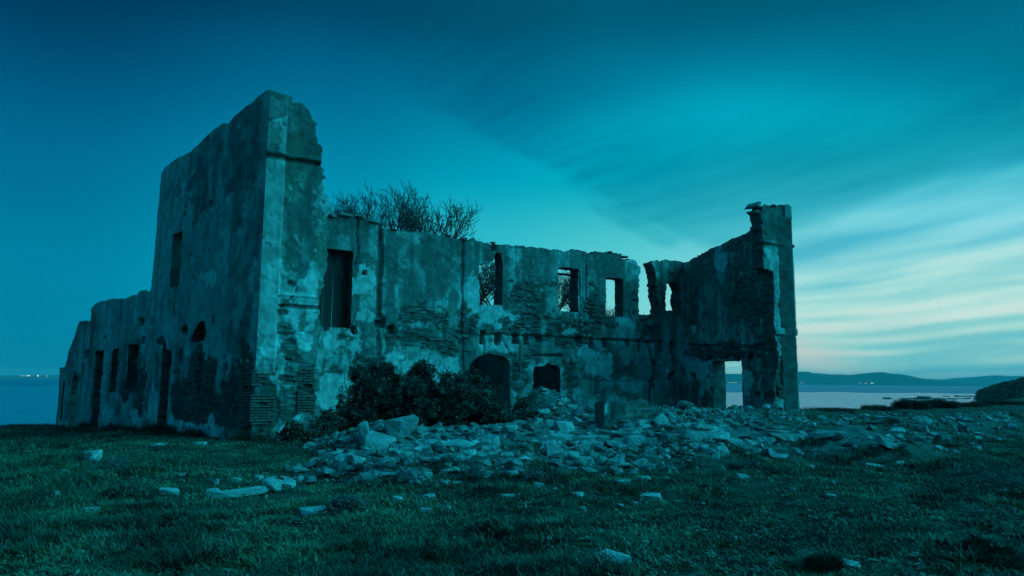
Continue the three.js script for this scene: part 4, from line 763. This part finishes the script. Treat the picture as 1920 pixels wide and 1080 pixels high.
function bush(name, label, lobes, nSprig, size, cols, sd, stems = 14) {   // lobes: [px, py, Z, rx px, ry px] ellipsoids
  seed(sd); const L = lobes.map(([px, py, Z, rx, ry]) => { const p = atDepth(px, py, Z); return { p, rx: rx * Z / F, ry: ry * Z / F, rz: rx * Z / F * 0.9 }; });
  const b0 = L[0].p, gy = G(b0.x, -b0.z), g = base(name, [b0.x, gy, b0.z]); tag(g, label, 'bush');
  const tot = L.reduce((a, l) => a + l.rx * l.ry, 0), list = [];
  for (const l of L) {
    const n = nSprig * l.rx * l.ry / tot;
    for (let i = 0; i < n; i++) {
      const a = rr(0, 6.283), y = rr(-1, 1), q = Math.sqrt(1 - y * y), r = 0.45 + 0.6 * Math.sqrt(rnd()), w = 1 + 0.5 * vn3(Math.cos(a) * q * 2.5 + l.p.x, y * 2.5, Math.sin(a) * q * 2.5);
      const x = l.p.x + Math.cos(a) * q * l.rx * r * w, Y = l.p.y + y * l.ry * r * w, z = l.p.z + Math.sin(a) * q * l.rz * r * w;
      if (Y < G(x, -z) - 0.02) continue;
      const hole = vn3(x * 2.6, Y * 2.6, z * 2.6) + 0.5 * vn3(x * 6, Y * 6, z * 6); if (hole < -0.12 && r > 0.62) continue;
      const t = rnd(); list.push([Mx(x - b0.x, Y - gy, z - b0.z, rr(0.7, 1.5), rr(0, 6.28), rr(-0.6, 0.6), rr(-0.6, 0.6)), mix3(cols[0], cols[1], t * t)]);
    }
  }
  tag(inst('foliage', leafGeo(11, size, sd + 1), M.leaf, list, g), null, null, null, 'stuff');
  const st = [];
  for (let i = 0; i < stems; i++) { const l = L[i % L.length], x = l.p.x + rr(-0.5, 0.5) * l.rx, z = l.p.z + rr(-0.3, 0.3) * l.rz, y = G(x, -z) - 0.1, pts = [], H = l.p.y + l.ry * rr(0.6, 1.55) - y; for (let k = 0; k <= 4; k++) pts.push(V3(x + rr(-0.08, 0.08) * k - b0.x, y + H * k / 4 - gy, z + rr(-0.08, 0.08) * k - b0.z)); st.push(tube(pts, [0.025, 0.02, 0.016, 0.012, 0.006])); }
  mesh('stems', mergeGeometries(st), M.bark, g);
  return g;
}
const DK = [[0.030, 0.046, 0.034], [0.10, 0.14, 0.095]];
bush('bush', 'large dark dense bush growing before the back wall', [[790, 768, 22.5, 92, 62], [700, 778, 22, 56, 66], [668, 730, 22.6, 18, 46], [728, 716, 22.6, 24, 34], [790, 706, 22.8, 22, 26], [850, 760, 22.5, 78, 56], [912, 790, 22.8, 48, 32], [870, 752, 23, 30, 24], [655, 800, 21.5, 26, 28], [760, 745, 22.6, 44, 36], [940, 795, 22.4, 34, 26], [700, 690, 22.7, 8, 16], [790, 690, 22.8, 6, 14], [838, 722, 22.8, 10, 18]], 17000, 0.075, DK, 301, 130);
bush('shrub', 'small dark plant against the foot of the near corner', [[550, 812, 18.4, 16, 15], [522, 822, 18.2, 20, 8], [575, 822, 18.6, 14, 9]], 420, 0.08, DK, 302, 6);
bush('shrub', 'pale green shrub on the scree below the two doorways', [[1015, 784, 25, 40, 20], [985, 772, 25.5, 26, 22], [1046, 792, 25, 28, 12]], 1700, 0.09, [[0.07, 0.085, 0.065], [0.15, 0.165, 0.13]], 303, 10);
bush('shrub', 'low dark scrub in the shade of the wall between corner and bush', [[615, 800, 20.5, 26, 24], [600, 825, 19.5, 20, 10]], 600, 0.09, DK, 304, 5);
const TW = [[0.035, 0.036, 0.036], [0.09, 0.09, 0.09]];
function brush(label, px, py, wPx, hPx, sd) {           // a tangle of dead twigs
  seed(sd); const p = onGround(px, py), Z = -p.z, w = wPx * Z / F / 2, h = hPx * Z / F, gs = [];
  for (let i = 0; i < 120; i++) { const a = rr(0, 6.28), r = w * Math.sqrt(rnd()) * 0.8, q = V3(Math.cos(a) * r, rr(-0.05, 0.1), Math.sin(a) * r * 0.7), pts = [q.clone()]; const d = V3(rr(-1, 1), rr(0.1, 1.1), rr(-1, 1)).normalize(); for (let k = 0; k < 3; k++) { d.add(V3(rr(-0.5, 0.5), rr(-0.5, 0.2), rr(-0.5, 0.5))).normalize(); q.addScaledVector(d, rr(0.1, 0.35) * Math.min(1, h * 1.6)); q.y = Math.min(q.y, h * (1.05 - (q.x / w) ** 2 * 0.6)); pts.push(q.clone()); } gs.push(tube(pts, [0.010, 0.008, 0.006, 0.003], 4)); }
  const o = mesh('dead_brush', mergeGeometries(gs), new THREE.MeshStandardMaterial({ name: 'dead twigs', color: new THREE.Color().setRGB(0.13, 0.125, 0.115), roughness: 1 })); o.position.copy(p); tag(o, label, 'brush');
}
brush('tangle of dead grey twigs at the right edge of the meadow', 1895, 915, 120, 46, 311);
brush('dark clump of dead scrub left of the twig tangle', 1822, 900, 90, 40, 312);
brush('low strip of dead twigs below the twig tangle', 1850, 972, 160, 24, 313);
brush('small grey tangle of dead twigs left below the gable wall', 212, 882, 60, 26, 314);
brush('grey tangle of dead twigs at the lower edge of the left heap', 1000, 905, 50, 26, 316);
brush('grey tangle of dead twigs at the lower edge of the middle rubble', 1130, 884, 44, 22, 317);
brush('small dark tangle of dead twigs in front of the pillar rubble', 1400, 880, 60, 20, 318);
brush('dark tuft of dead twigs beside the wedge-shaped stone', 650, 952, 60, 24, 315);

// grass: one field of short turf and longer tussocks
function tuft(n, h, lean, sd) {
  seed(sd); const pos = [], idx = [];
  for (let i = 0; i < n; i++) {
    const a = rr(0, 6.28), r = rr(0, 0.09), x = Math.cos(a) * r, z = Math.sin(a) * r, b = rr(0, 6.28), H = h * rr(0.5, 1.15), l = lean * H * rr(0.4, 1.3), w = rr(0.003, 0.0065), dx = Math.cos(b), dz = Math.sin(b), k = pos.length / 3;
    for (let j = 0; j < 3; j++) { const t = j / 2, ww = w * (1 - t * 0.75), cx = x + dx * l * t * t, cz = z + dz * l * t * t, y = H * t * (1 - 0.15 * t); pos.push(cx - dz * ww, y, cz + dx * ww, cx + dz * ww, y, cz - dx * ww); }
    for (let j = 0; j < 2; j++) { const q = k + j * 2; idx.push(q, q + 1, q + 2, q + 1, q + 3, q + 2); }
  }
  const g = new THREE.BufferGeometry(); g.setAttribute('position', new THREE.Float32BufferAttribute(pos, 3)); g.setIndex(idx); g.computeVertexNormals(); return g;
}
{
  const T3 = [tuft(13, 0.025, 1.0, 401), tuft(14, 0.034, 1.2, 402), tuft(22, 0.07, 1.0, 403)], lists = [[], [], []];
  seed(410);
  const col = (x, z) => { const n = fbm(x * 0.55, z * 0.55, 3, 55), m = vn2(x * 2.1, z * 2.1, 57); return mix3(mix3([0.027, 0.060, 0.028], [0.088, 0.170, 0.078], sm(-0.35, 0.4, n + 0.5 * m)), [0.20, 0.22, 0.17], clamp(0.8 * rnd() ** 6 + 0.2 * sm(0.2, 0.6, m), 0, 1)).map((q) => q * (0.75 + 0.5 * sm(-0.5, 0.5, vn2(x * 3.7, z * 3.7, 58)))); };
  const N = 260000;
  for (let i = 0; i < N; i++) {
    const far = rnd() < 0.12, Z = far ? rr(26, 75) : 4.6 + 32 * rnd() ** 1.25, x = rr(-0.82, 0.82) * Z + rr(-1, 1);
    if (Z > shoreZ(x) + 1.5) continue;
    const y = G(x, Z); if (y < -2.5) continue;
    const rub = Z > 8 && Z < 45 ? Math.max(rubbleMask(x, Z), sm(-0.6, 0.8, sdPoly(MOUND, x, Z))) : 0; if (rnd() < rub * (0.97 - 0.6 * sm(-0.05, 0.3, fbm(x * 0.9, Z * 0.9, 3, 63)))) continue;
    if (Z > 18) { const q = V3(x, 0, -Z).sub(C0), a = q.dot(dF), b = -q.dot(nF); if (a > 0.2 && a < 20 && b > 0.2 && b < 8 && rnd() < 0.5) continue; if (q.dot(SD.N) < 0.05 && q.dot(SD.N) > -8 && b > 0.1) continue; }
    const k = vn2(x * 0.45, Z * 0.45, 61) + 0.7 * vn2(x * 1.6, Z * 1.6, 62), t = k + 0.5 * vn2(x * 3.4, Z * 3.4, 67) > 0.72 ? 2 : k > 0.1 ? 1 : 0;
    if (rnd() < sm(0.02, -0.28, fbm(x * 1.5, Z * 1.5, 3, 64)) * 0.85) continue;
    const s = (0.5 + 1.3 * rnd() ** 2) * (far ? 1.9 : 1 + Z * 0.022);
    lists[t].push([Mx(x, y - 0.01, -Z, s, rr(0, 6.28), rr(-0.15, 0.15), rr(-0.15, 0.15), s * rr(0.7, 1.2)), t === 2 ? col(x, Z).map((q) => q * 0.62) : col(x, Z)]);
  }
  ['short turf', 'meadow grass', 'tussock grass'].forEach((n, i) => tag(inst('grass', T3[i], M.grass, lists[i]), ['short grazed turf covering the ground before the ruin', 'ankle-high grass growing all over the meadow', 'long tufted grass in scattered clumps on the meadow'][i], 'grass', null, 'stuff'));
  // low broad-leaved weeds and dry bits scattered through the turf
  const weeds = [], straw = []; seed(430);
  for (let i = 0; i < 9000; i++) { const Z = 4.6 + 26 * rnd() ** 1.3, x = rr(-0.8, 0.8) * Z; if (vn2(x * 0.8, Z * 0.8, 66) < -0.1 || rubbleMask(x, Z) > 0.4 || Z > 17.5) continue; weeds.push([Mx(x, G(x, Z) + 0.015, -Z, rr(0.6, 1.4), rr(0, 6.28), rr(-0.3, 0.3), rr(-0.3, 0.3), 0.5), mix3([0.045, 0.075, 0.05], [0.15, 0.20, 0.13], rnd() ** 2)]); }
  tag(inst('meadow_weeds', leafGeo(8, 0.055, 431), M.leaf, weeds), 'small broad-leaved weeds scattered through the turf', 'weeds', null, 'stuff');
  for (let i = 0; i < 1500; i++) { const Z = 4.6 + 24 * rnd() ** 1.2, x = rr(-0.8, 0.8) * Z; if (Z > 17.5 && x > -8) continue; straw.push([Mx(x, G(x, Z) + 0.03, -Z, rr(0.6, 1.5), rr(0, 6.28), rr(-0.4, 0.4), rr(-0.4, 0.4)), mix3([0.22, 0.22, 0.18], [0.42, 0.42, 0.36], rnd())]); }
  const sg = new THREE.BoxGeometry(0.045, 0.005, 0.009); tag(inst('dry_litter', sg, M.grass, straw), 'bits of dry straw and leaf litter lying in the turf', 'litter', null, 'stuff');
  const foot = []; seed(425);
  for (let i = 0; i < 900; i++) { const u = rr(uEnd, 1.6), w = 0.04 + 0.5 * rnd() ** 2, p = u < 0 ? SD.pos(u, 0, w) : FR.pos(u, 0, w); if (vn2(u * 0.9, 3, 68) < -0.15) continue; const s = rr(0.5, 1.5) * (1.1 - w); foot.push([Mx(p.x, G(p.x, -p.z) - 0.02, p.z, s * 1.3, rr(0, 6.28), rr(-0.25, 0.25), rr(-0.25, 0.25), s), mix3([0.028, 0.045, 0.026], [0.08, 0.11, 0.06], rnd() ** 2)]); }
  tag(inst('wall_foot_weeds', tuft(20, 0.3, 0.7, 426), M.grass, foot), 'tall weeds and grass growing along the foot of the side wall', 'weeds', null, 'stuff');
  // tall grass along the edge of the drop
  const edge = []; seed(420);
  for (const [px, py, n, w, h] of [[1700, 766, 260, 26, 20], [1752, 764, 220, 20, 18], [1860, 758, 400, 70, 10], [1560, 770, 160, 60, 8], [1640, 768, 120, 30, 12], [60, 800, 300, 60, 8], [1800, 762, 200, 40, 10]]) {
    const p = onGround(px, py), Z = -p.z;
    for (let i = 0; i < n; i++) { const a = (rnd() + rnd() + rnd() - 1.5) / 1.5, x = p.x + a * w * Z / F, z = Z + rr(-2, 1), s = h * Z / F / 0.26 * (1 - a * a * 0.7) * rr(0.6, 1.1); edge.push([Mx(x, G(x, z) - 0.02, -z, s * 1.2, rr(0, 6.28), rr(-0.2, 0.2), rr(-0.2, 0.2), s), mix3([0.025, 0.035, 0.022], [0.05, 0.065, 0.04], rnd())]); }
  }
  tag(inst('tall_grass', tuft(26, 0.26, 0.5, 405), M.grass, edge), 'tall dark grass along the edge of the drop to the sea', 'grass', null, 'stuff');
}
// dark mossy hummocks in the near grass
const TUSS = tuft(16, 0.15, 0.9, 499), SPRIG = leafGeo(12, 0.07, 498);
function hummock(label, px, py, wPx, hPx, sd) {
  seed(sd); const p = onGround(px, py), Z = -p.z, w = wPx * Z / F / 2, h = hPx * Z / F, list = [], lv = [], g = base('grass_tussock', [p.x, p.y, p.z]); tag(g, label, 'tussock');
  const R = (a) => 0.75 + 0.5 * vn2(Math.cos(a) * 1.6 + sd, Math.sin(a) * 1.6, 3), top = (x, z, r) => h * 0.8 * Math.max(0, 1 - r * r) * (0.7 + 0.6 * vn2(x * 7 + sd, z * 7, 4));
  for (let i = 0; i < 200 + 260 * Math.min(1, w); i++) { const a = rr(0, 6.28), r = Math.sqrt(rnd()), q = r * R(a), x = Math.cos(a) * q * w, z = Math.sin(a) * q * w * 0.8, y = G(p.x + x, Z - z) - p.y + top(x, z, r) * rr(0.3, 1); const c = mix3([0.035, 0.055, 0.035], [0.12, 0.17, 0.105], rnd() ** 1.8); if (i % 3) lv.push([Mx(x, y, z, rr(0.6, 1.3), rr(0, 6.28), rr(-0.6, 0.6), rr(-0.6, 0.6)), c]); else list.push([Mx(x, y - 0.02, z, rr(0.6, 1.3), rr(0, 6.28), z * 0.4, -x * 0.5), c]); }
  tag(inst('blades', TUSS, M.grass, list, g), null, null, null, 'stuff'); tag(inst('foliage', SPRIG, M.leaf, lv, g), null, null, null, 'stuff');
}
hummock('dark rounded tussock in the near grass left of the large pale slab', 925, 1012, 130, 40, 501);
hummock('dark tussock beside the flat slab at the bottom edge', 1545, 1072, 70, 34, 502);
hummock('broad dark tussock in the bottom right corner', 1840, 1062, 170, 56, 503);
hummock('low dark tussock left of the broad sunken boulder', 225, 936, 110, 18, 504);
hummock('low dark tussock below the broad sunken boulder', 330, 990, 90, 18, 505);

// tall dry stalks
{
  const dry = new THREE.MeshStandardMaterial({ name: 'dry stalk', color: new THREE.Color().setRGB(0.24, 0.22, 0.18), roughness: 1 });
  for (const [px, py, h, k] of [[397, 950, 70, 'thin dry stalk rising beside the stone beam'], [1192, 894, 44, 'thin dry stalk rising from the middle rubble'], [682, 912, 56, 'thin dry stalk at the foot of the left heap'], [424, 1060, 40, 'thin dry stalk in the near grass at left']]) {
    seed(px); const p = onGround(px, py), Z = -p.z, H = h * Z / F, pts = [], rad = []; for (let i = 0; i <= 5; i++) { pts.push(V3(rr(-0.02, 0.02) * i, H * i / 5, rr(-0.02, 0.02) * i)); rad.push(0.007 - i * 0.0009); }
    const gs = [tube(pts, rad)]; for (let i = 0; i < 4; i++) { const q = pts[3 + (i % 3)].clone(), e = q.clone().add(V3(rr(-0.12, 0.12), rr(0.02, 0.12), rr(-0.1, 0.1))); gs.push(tube([q, e], [0.004, 0.002], 4)); }
    const o = mesh('dry_stalk', mergeGeometries(gs), dry); o.position.copy(p); tag(o, k, 'dry stalk');
  }
}

// bare fig trees behind the back wall
function makeTree(sd, H) {                               // an old fig: a fan of limbs that bend upwards, with stubby twigs
  seed(sd); const tr = [], gs = [], top = H - 3.35;
  const limb = (p, d, L, r, lev) => {
    const n = lev < 2 ? 7 : lev === 2 ? 4 : 2, pts = [p.clone()], rad = [r], q = p.clone(), v = d.clone();
    for (let i = 1; i <= n; i++) { v.add(V3(rr(-0.13, 0.13), 0.075 + rr(-0.05, 0.05), rr(-0.13, 0.13))).normalize(); q.addScaledVector(v, L / n); pts.push(q.clone()); rad.push(Math.max(0.009, r * (1 - 0.68 * i / n))); }
    gs.push(tube(pts, rad, lev === 0 ? 7 : lev === 1 ? 5 : 4));
    if (lev >= 3) return;
    const kids = lev === 0 ? 9 : lev === 1 ? 5 : 2 + ((rnd() * 2) | 0);
    for (let k = 0; k < kids; k++) {
      const t = lev === 0 ? 0.22 + 0.72 * (k + rnd() * 0.8) / kids : 0.3 + 0.7 * (k + rnd()) / kids, i = Math.min(n - 1, Math.floor(t * n)), a = pts[i].clone().lerp(pts[i + 1], clamp(t * n - i, 0, 1)), ax = pts[i + 1].clone().sub(pts[i]).normalize();
      const s = ax.clone().cross(V3(0.2, 0.3, 1)).normalize(), u = ax.clone().cross(s), f = k * 2.4 + rr(-0.5, 0.5), sp = rr(0.45, 0.95);
      limb(a, ax.addScaledVector(s, Math.cos(f) * sp).addScaledVector(u, Math.sin(f) * sp).normalize(), lev === 2 ? rr(0.14, 0.34) : L * (lev === 0 ? rr(0.42, 0.62) * (1.15 - 0.55 * t) : rr(0.3, 0.5)), Math.max(0.010, rad[i] * rr(0.5, 0.68)), lev + 1);
    }
  };
  for (const [bx, bz, n, sc] of [[-0.3, 0, 8, 1], [1.5, 0.2, 7, 0.9], [-2.7, 0.1, 7, 0.9]]) {
    const a = V3(bx * 0.3, -0.3, bz), b = V3(bx * 0.8, top * 0.55, bz), c = V3(bx, top - (1 - sc) * 1.2, bz); tr.push(tube([a, b, c], [0.17, 0.13, 0.11], 8));
    for (let i = 0; i < n; i++) { const az = i / n * 6.283 + rr(-0.4, 0.4), th = i === 0 ? rr(0, 0.15) : rr(0.35, 1.1), L = 3.25 * sc * rr(0.85, 1.05); limb(c, V3(Math.sin(th) * Math.cos(az), Math.cos(th), Math.sin(th) * Math.sin(az) * 0.8).normalize(), L, 0.062 * sc, 0); }
  }
  return { trunk: mergeGeometries(tr), crown: mergeGeometries(gs) };
}
{
  const Zt = BK.Z(770, 500) + 4.2, p = atDepth(748, 715, Zt); p.y = G(p.x, Zt); const H = atDepth(760, 372, Zt).y - p.y;
  const t = makeTree(601, H), g = base('bare_tree', [p.x, p.y, p.z]); mesh('trunk', t.trunk, M.bark, g); mesh('crown', t.crown, M.bark, g); tag(g, 'bare branched tree rising above the back wall beside the gable', 'tree');
  const put = (px, top, k, ry, label) => { const Z = BK.Z(px, 500) + 7.5, q = atDepth(px, 715, Z), c = g.clone(); q.y = G(q.x, Z); c.name = numbered('bare_tree'); c.position.copy(q); const s = (atDepth(px, top, Z).y - q.y) / H; c.scale.set(s * k, s, s * k); c.rotation.y = ry; c.userData = { ...c.userData, label }; scene.add(c); };
  put(890, 500, 1.15, 2.0, 'bare tree whose twigs fill the first open window'); put(1034, 516, 1.15, 3.9, 'bare tree seen through the second open window'); put(1138, 582, 1.0, 1.1, 'low bare tree showing at the foot of the third open window');
}

// ------------------------------------------------------------------ headland, spit and lights across the water
{
  const Zh = 330, pos = [], idx = [], nx = 260, nz = 90;
  const prof = (px) => px < 1830 ? lerp(0, 18, sm(1822, 1834, px)) : px < 1920 ? lerp(18, 46, ((px - 1830) / 90) ** 0.8) : 46 + 26 * sm(1920, 2300, px);
  for (let i = 0; i <= nx; i++) for (let k = 0; k <= nz; k++) { const z = Zh + (k / nz - 0.35) * 120, px = lerp(1818, 2500, (i / nx) ** 1.6), x = XS(px, z), s = Math.sin(clamp((k / nz), 0, 1) * Math.PI); pos.push(x, SEA - 1.5 + (prof(px) * Zh / F + 1.5) * s ** 0.55 + (s > 0.05 ? sm(1822, 1836, px) * (0.5 * vn2(x * 0.3, z * 0.3, 703) + 0.35 * vn2(x * 1.1, z * 1.1, 704)) : 0), -z); }
  for (let i = 0; i < nx; i++) for (let k = 0; k < nz; k++) { const a = i * (nz + 1) + k, b = a + 1, c = a + nz + 1, d = c + 1; idx.push(a, c, b, b, c, d); }
  const g = new THREE.BufferGeometry(); g.setAttribute('position', new THREE.Float32BufferAttribute(pos, 3)); g.setIndex(idx); g.computeVertexNormals();
  tag(mesh('headland', g, new THREE.MeshStandardMaterial({ name: 'scrub on rock', color: new THREE.Color().setRGB(0.055, 0.07, 0.05), roughness: 1 })), 'dark scrub-covered headland at the right edge', 'headland', null, 'structure');
  { const sc = [], P = g.attributes.position; seed(706); for (let i = 0; i < 18000; i++) { const k = (rnd() * P.count) | 0, x = P.getX(k), y = P.getY(k), z = P.getZ(k); if (y < SEA + 1.2) continue; sc.push([Mx(x + rr(-1, 1), y + 0.2, z + rr(-1, 1), rr(8, 17), rr(0, 6.28), rr(-0.4, 0.4), rr(-0.4, 0.4), rr(6, 13)), mix3([0.03, 0.042, 0.028], [0.055, 0.07, 0.045], rnd())]); } tag(inst('headland_scrub', leafGeo(14, 0.055, 707), M.leaf, sc), 'dense dark scrub covering the headland at the right edge', 'scrub', null, 'stuff'); }
  const sp = []; seed(710);
  for (let i = 0; i < 90; i++) { const px = i < 8 ? rr(1650, 1664) : i < 24 ? rr(1716, 1734) : i < 66 ? rr(1684, 1836) : rr(1760, 1850), py = i < 66 ? rr(747.0, 748.6) : rr(743.2, 744.2), Z = onY(px, py, SEA).z * -1, s = rr(1, 4), r = ROCKS[i % 22].clone(); r.applyMatrix4(new THREE.Matrix4().compose(V3(XS(px, Z), SEA + 0.1 + (i >= 8 && i < 24 ? 0.8 : 0), -Z), new THREE.Quaternion().setFromEuler(new THREE.Euler(0, rr(0, 6), 0)), V3(s * 1.8, rr(1.0, 2.2), s))); sp.push(r); }
  tag(mesh('rocky_spit', mergeGeometries(sp), M.rubble[3]), 'low line of dark rocks running from the headland into the water', 'rocks', null, 'structure');
  const Nth = ['first', 'second', 'third', 'fourth', 'fifth', 'sixth'], NL = []; let nl = 0;
  for (let i = 0; i < 4; i++) NL.push(`${Nth[i]} tiny town lamp from the left below the hill peak across the bay`);
  for (let i = 0; i < 2; i++) NL.push(`${Nth[i]} tiny town lamp right beside the edge of the right pillar`);
  for (let i = 0; i < 4; i++) NL.push(`${Nth[i]} tiny town lamp from the left seen through the end wall doorway`);
  for (let i = 0; i < 6; i++) NL.push(`${Nth[i]} tiny lamp from the left on the far coast left of the ruin`);
  const lm = new THREE.MeshStandardMaterial({ name: 'lamp glow', color: 0x000000, emissive: new THREE.Color().setRGB(0.8, 1.0, 0.9), emissiveIntensity: 2.2 }), lg = new THREE.SphereGeometry(1, 10, 8);
  for (const [px, py, D, r, grp] of [[1613, 718.6, 6200, 2.4, 1], [1623, 718.8, 6200, 2.7, 1], [1634, 718.2, 6200, 2.7, 1], [1637, 718.8, 6200, 2.4, 1], [1502, 718, 6200, 2.7, 1], [1506, 717.8, 6200, 2.4, 1], [1368, 717.4, 6200, 3.2, 1], [1374, 717.6, 6200, 3.2, 1], [1380, 717.4, 6200, 2.7, 1], [1387, 717.8, 6200, 2.7, 1], [40, 704.6, 9000, 4.5, 0], [45, 704.8, 9000, 4.5, 0], [51.5, 704.4, 9000, 6.5, 0], [55.5, 704.4, 9000, 6.5, 0], [71, 704.6, 9000, 8, 0], [88, 705, 9000, 4.5, 0]]) {
    const p = atDepth(px, py, D), o = mesh('town_light', lg, lm); o.position.copy(p); o.scale.setScalar(r); o.castShadow = false;
    tag(o, NL[nl++], 'lamp', grp ? 'town lights below the hills' : 'lights on the far left coast');
  }
}
renderer.render(scene, camera);
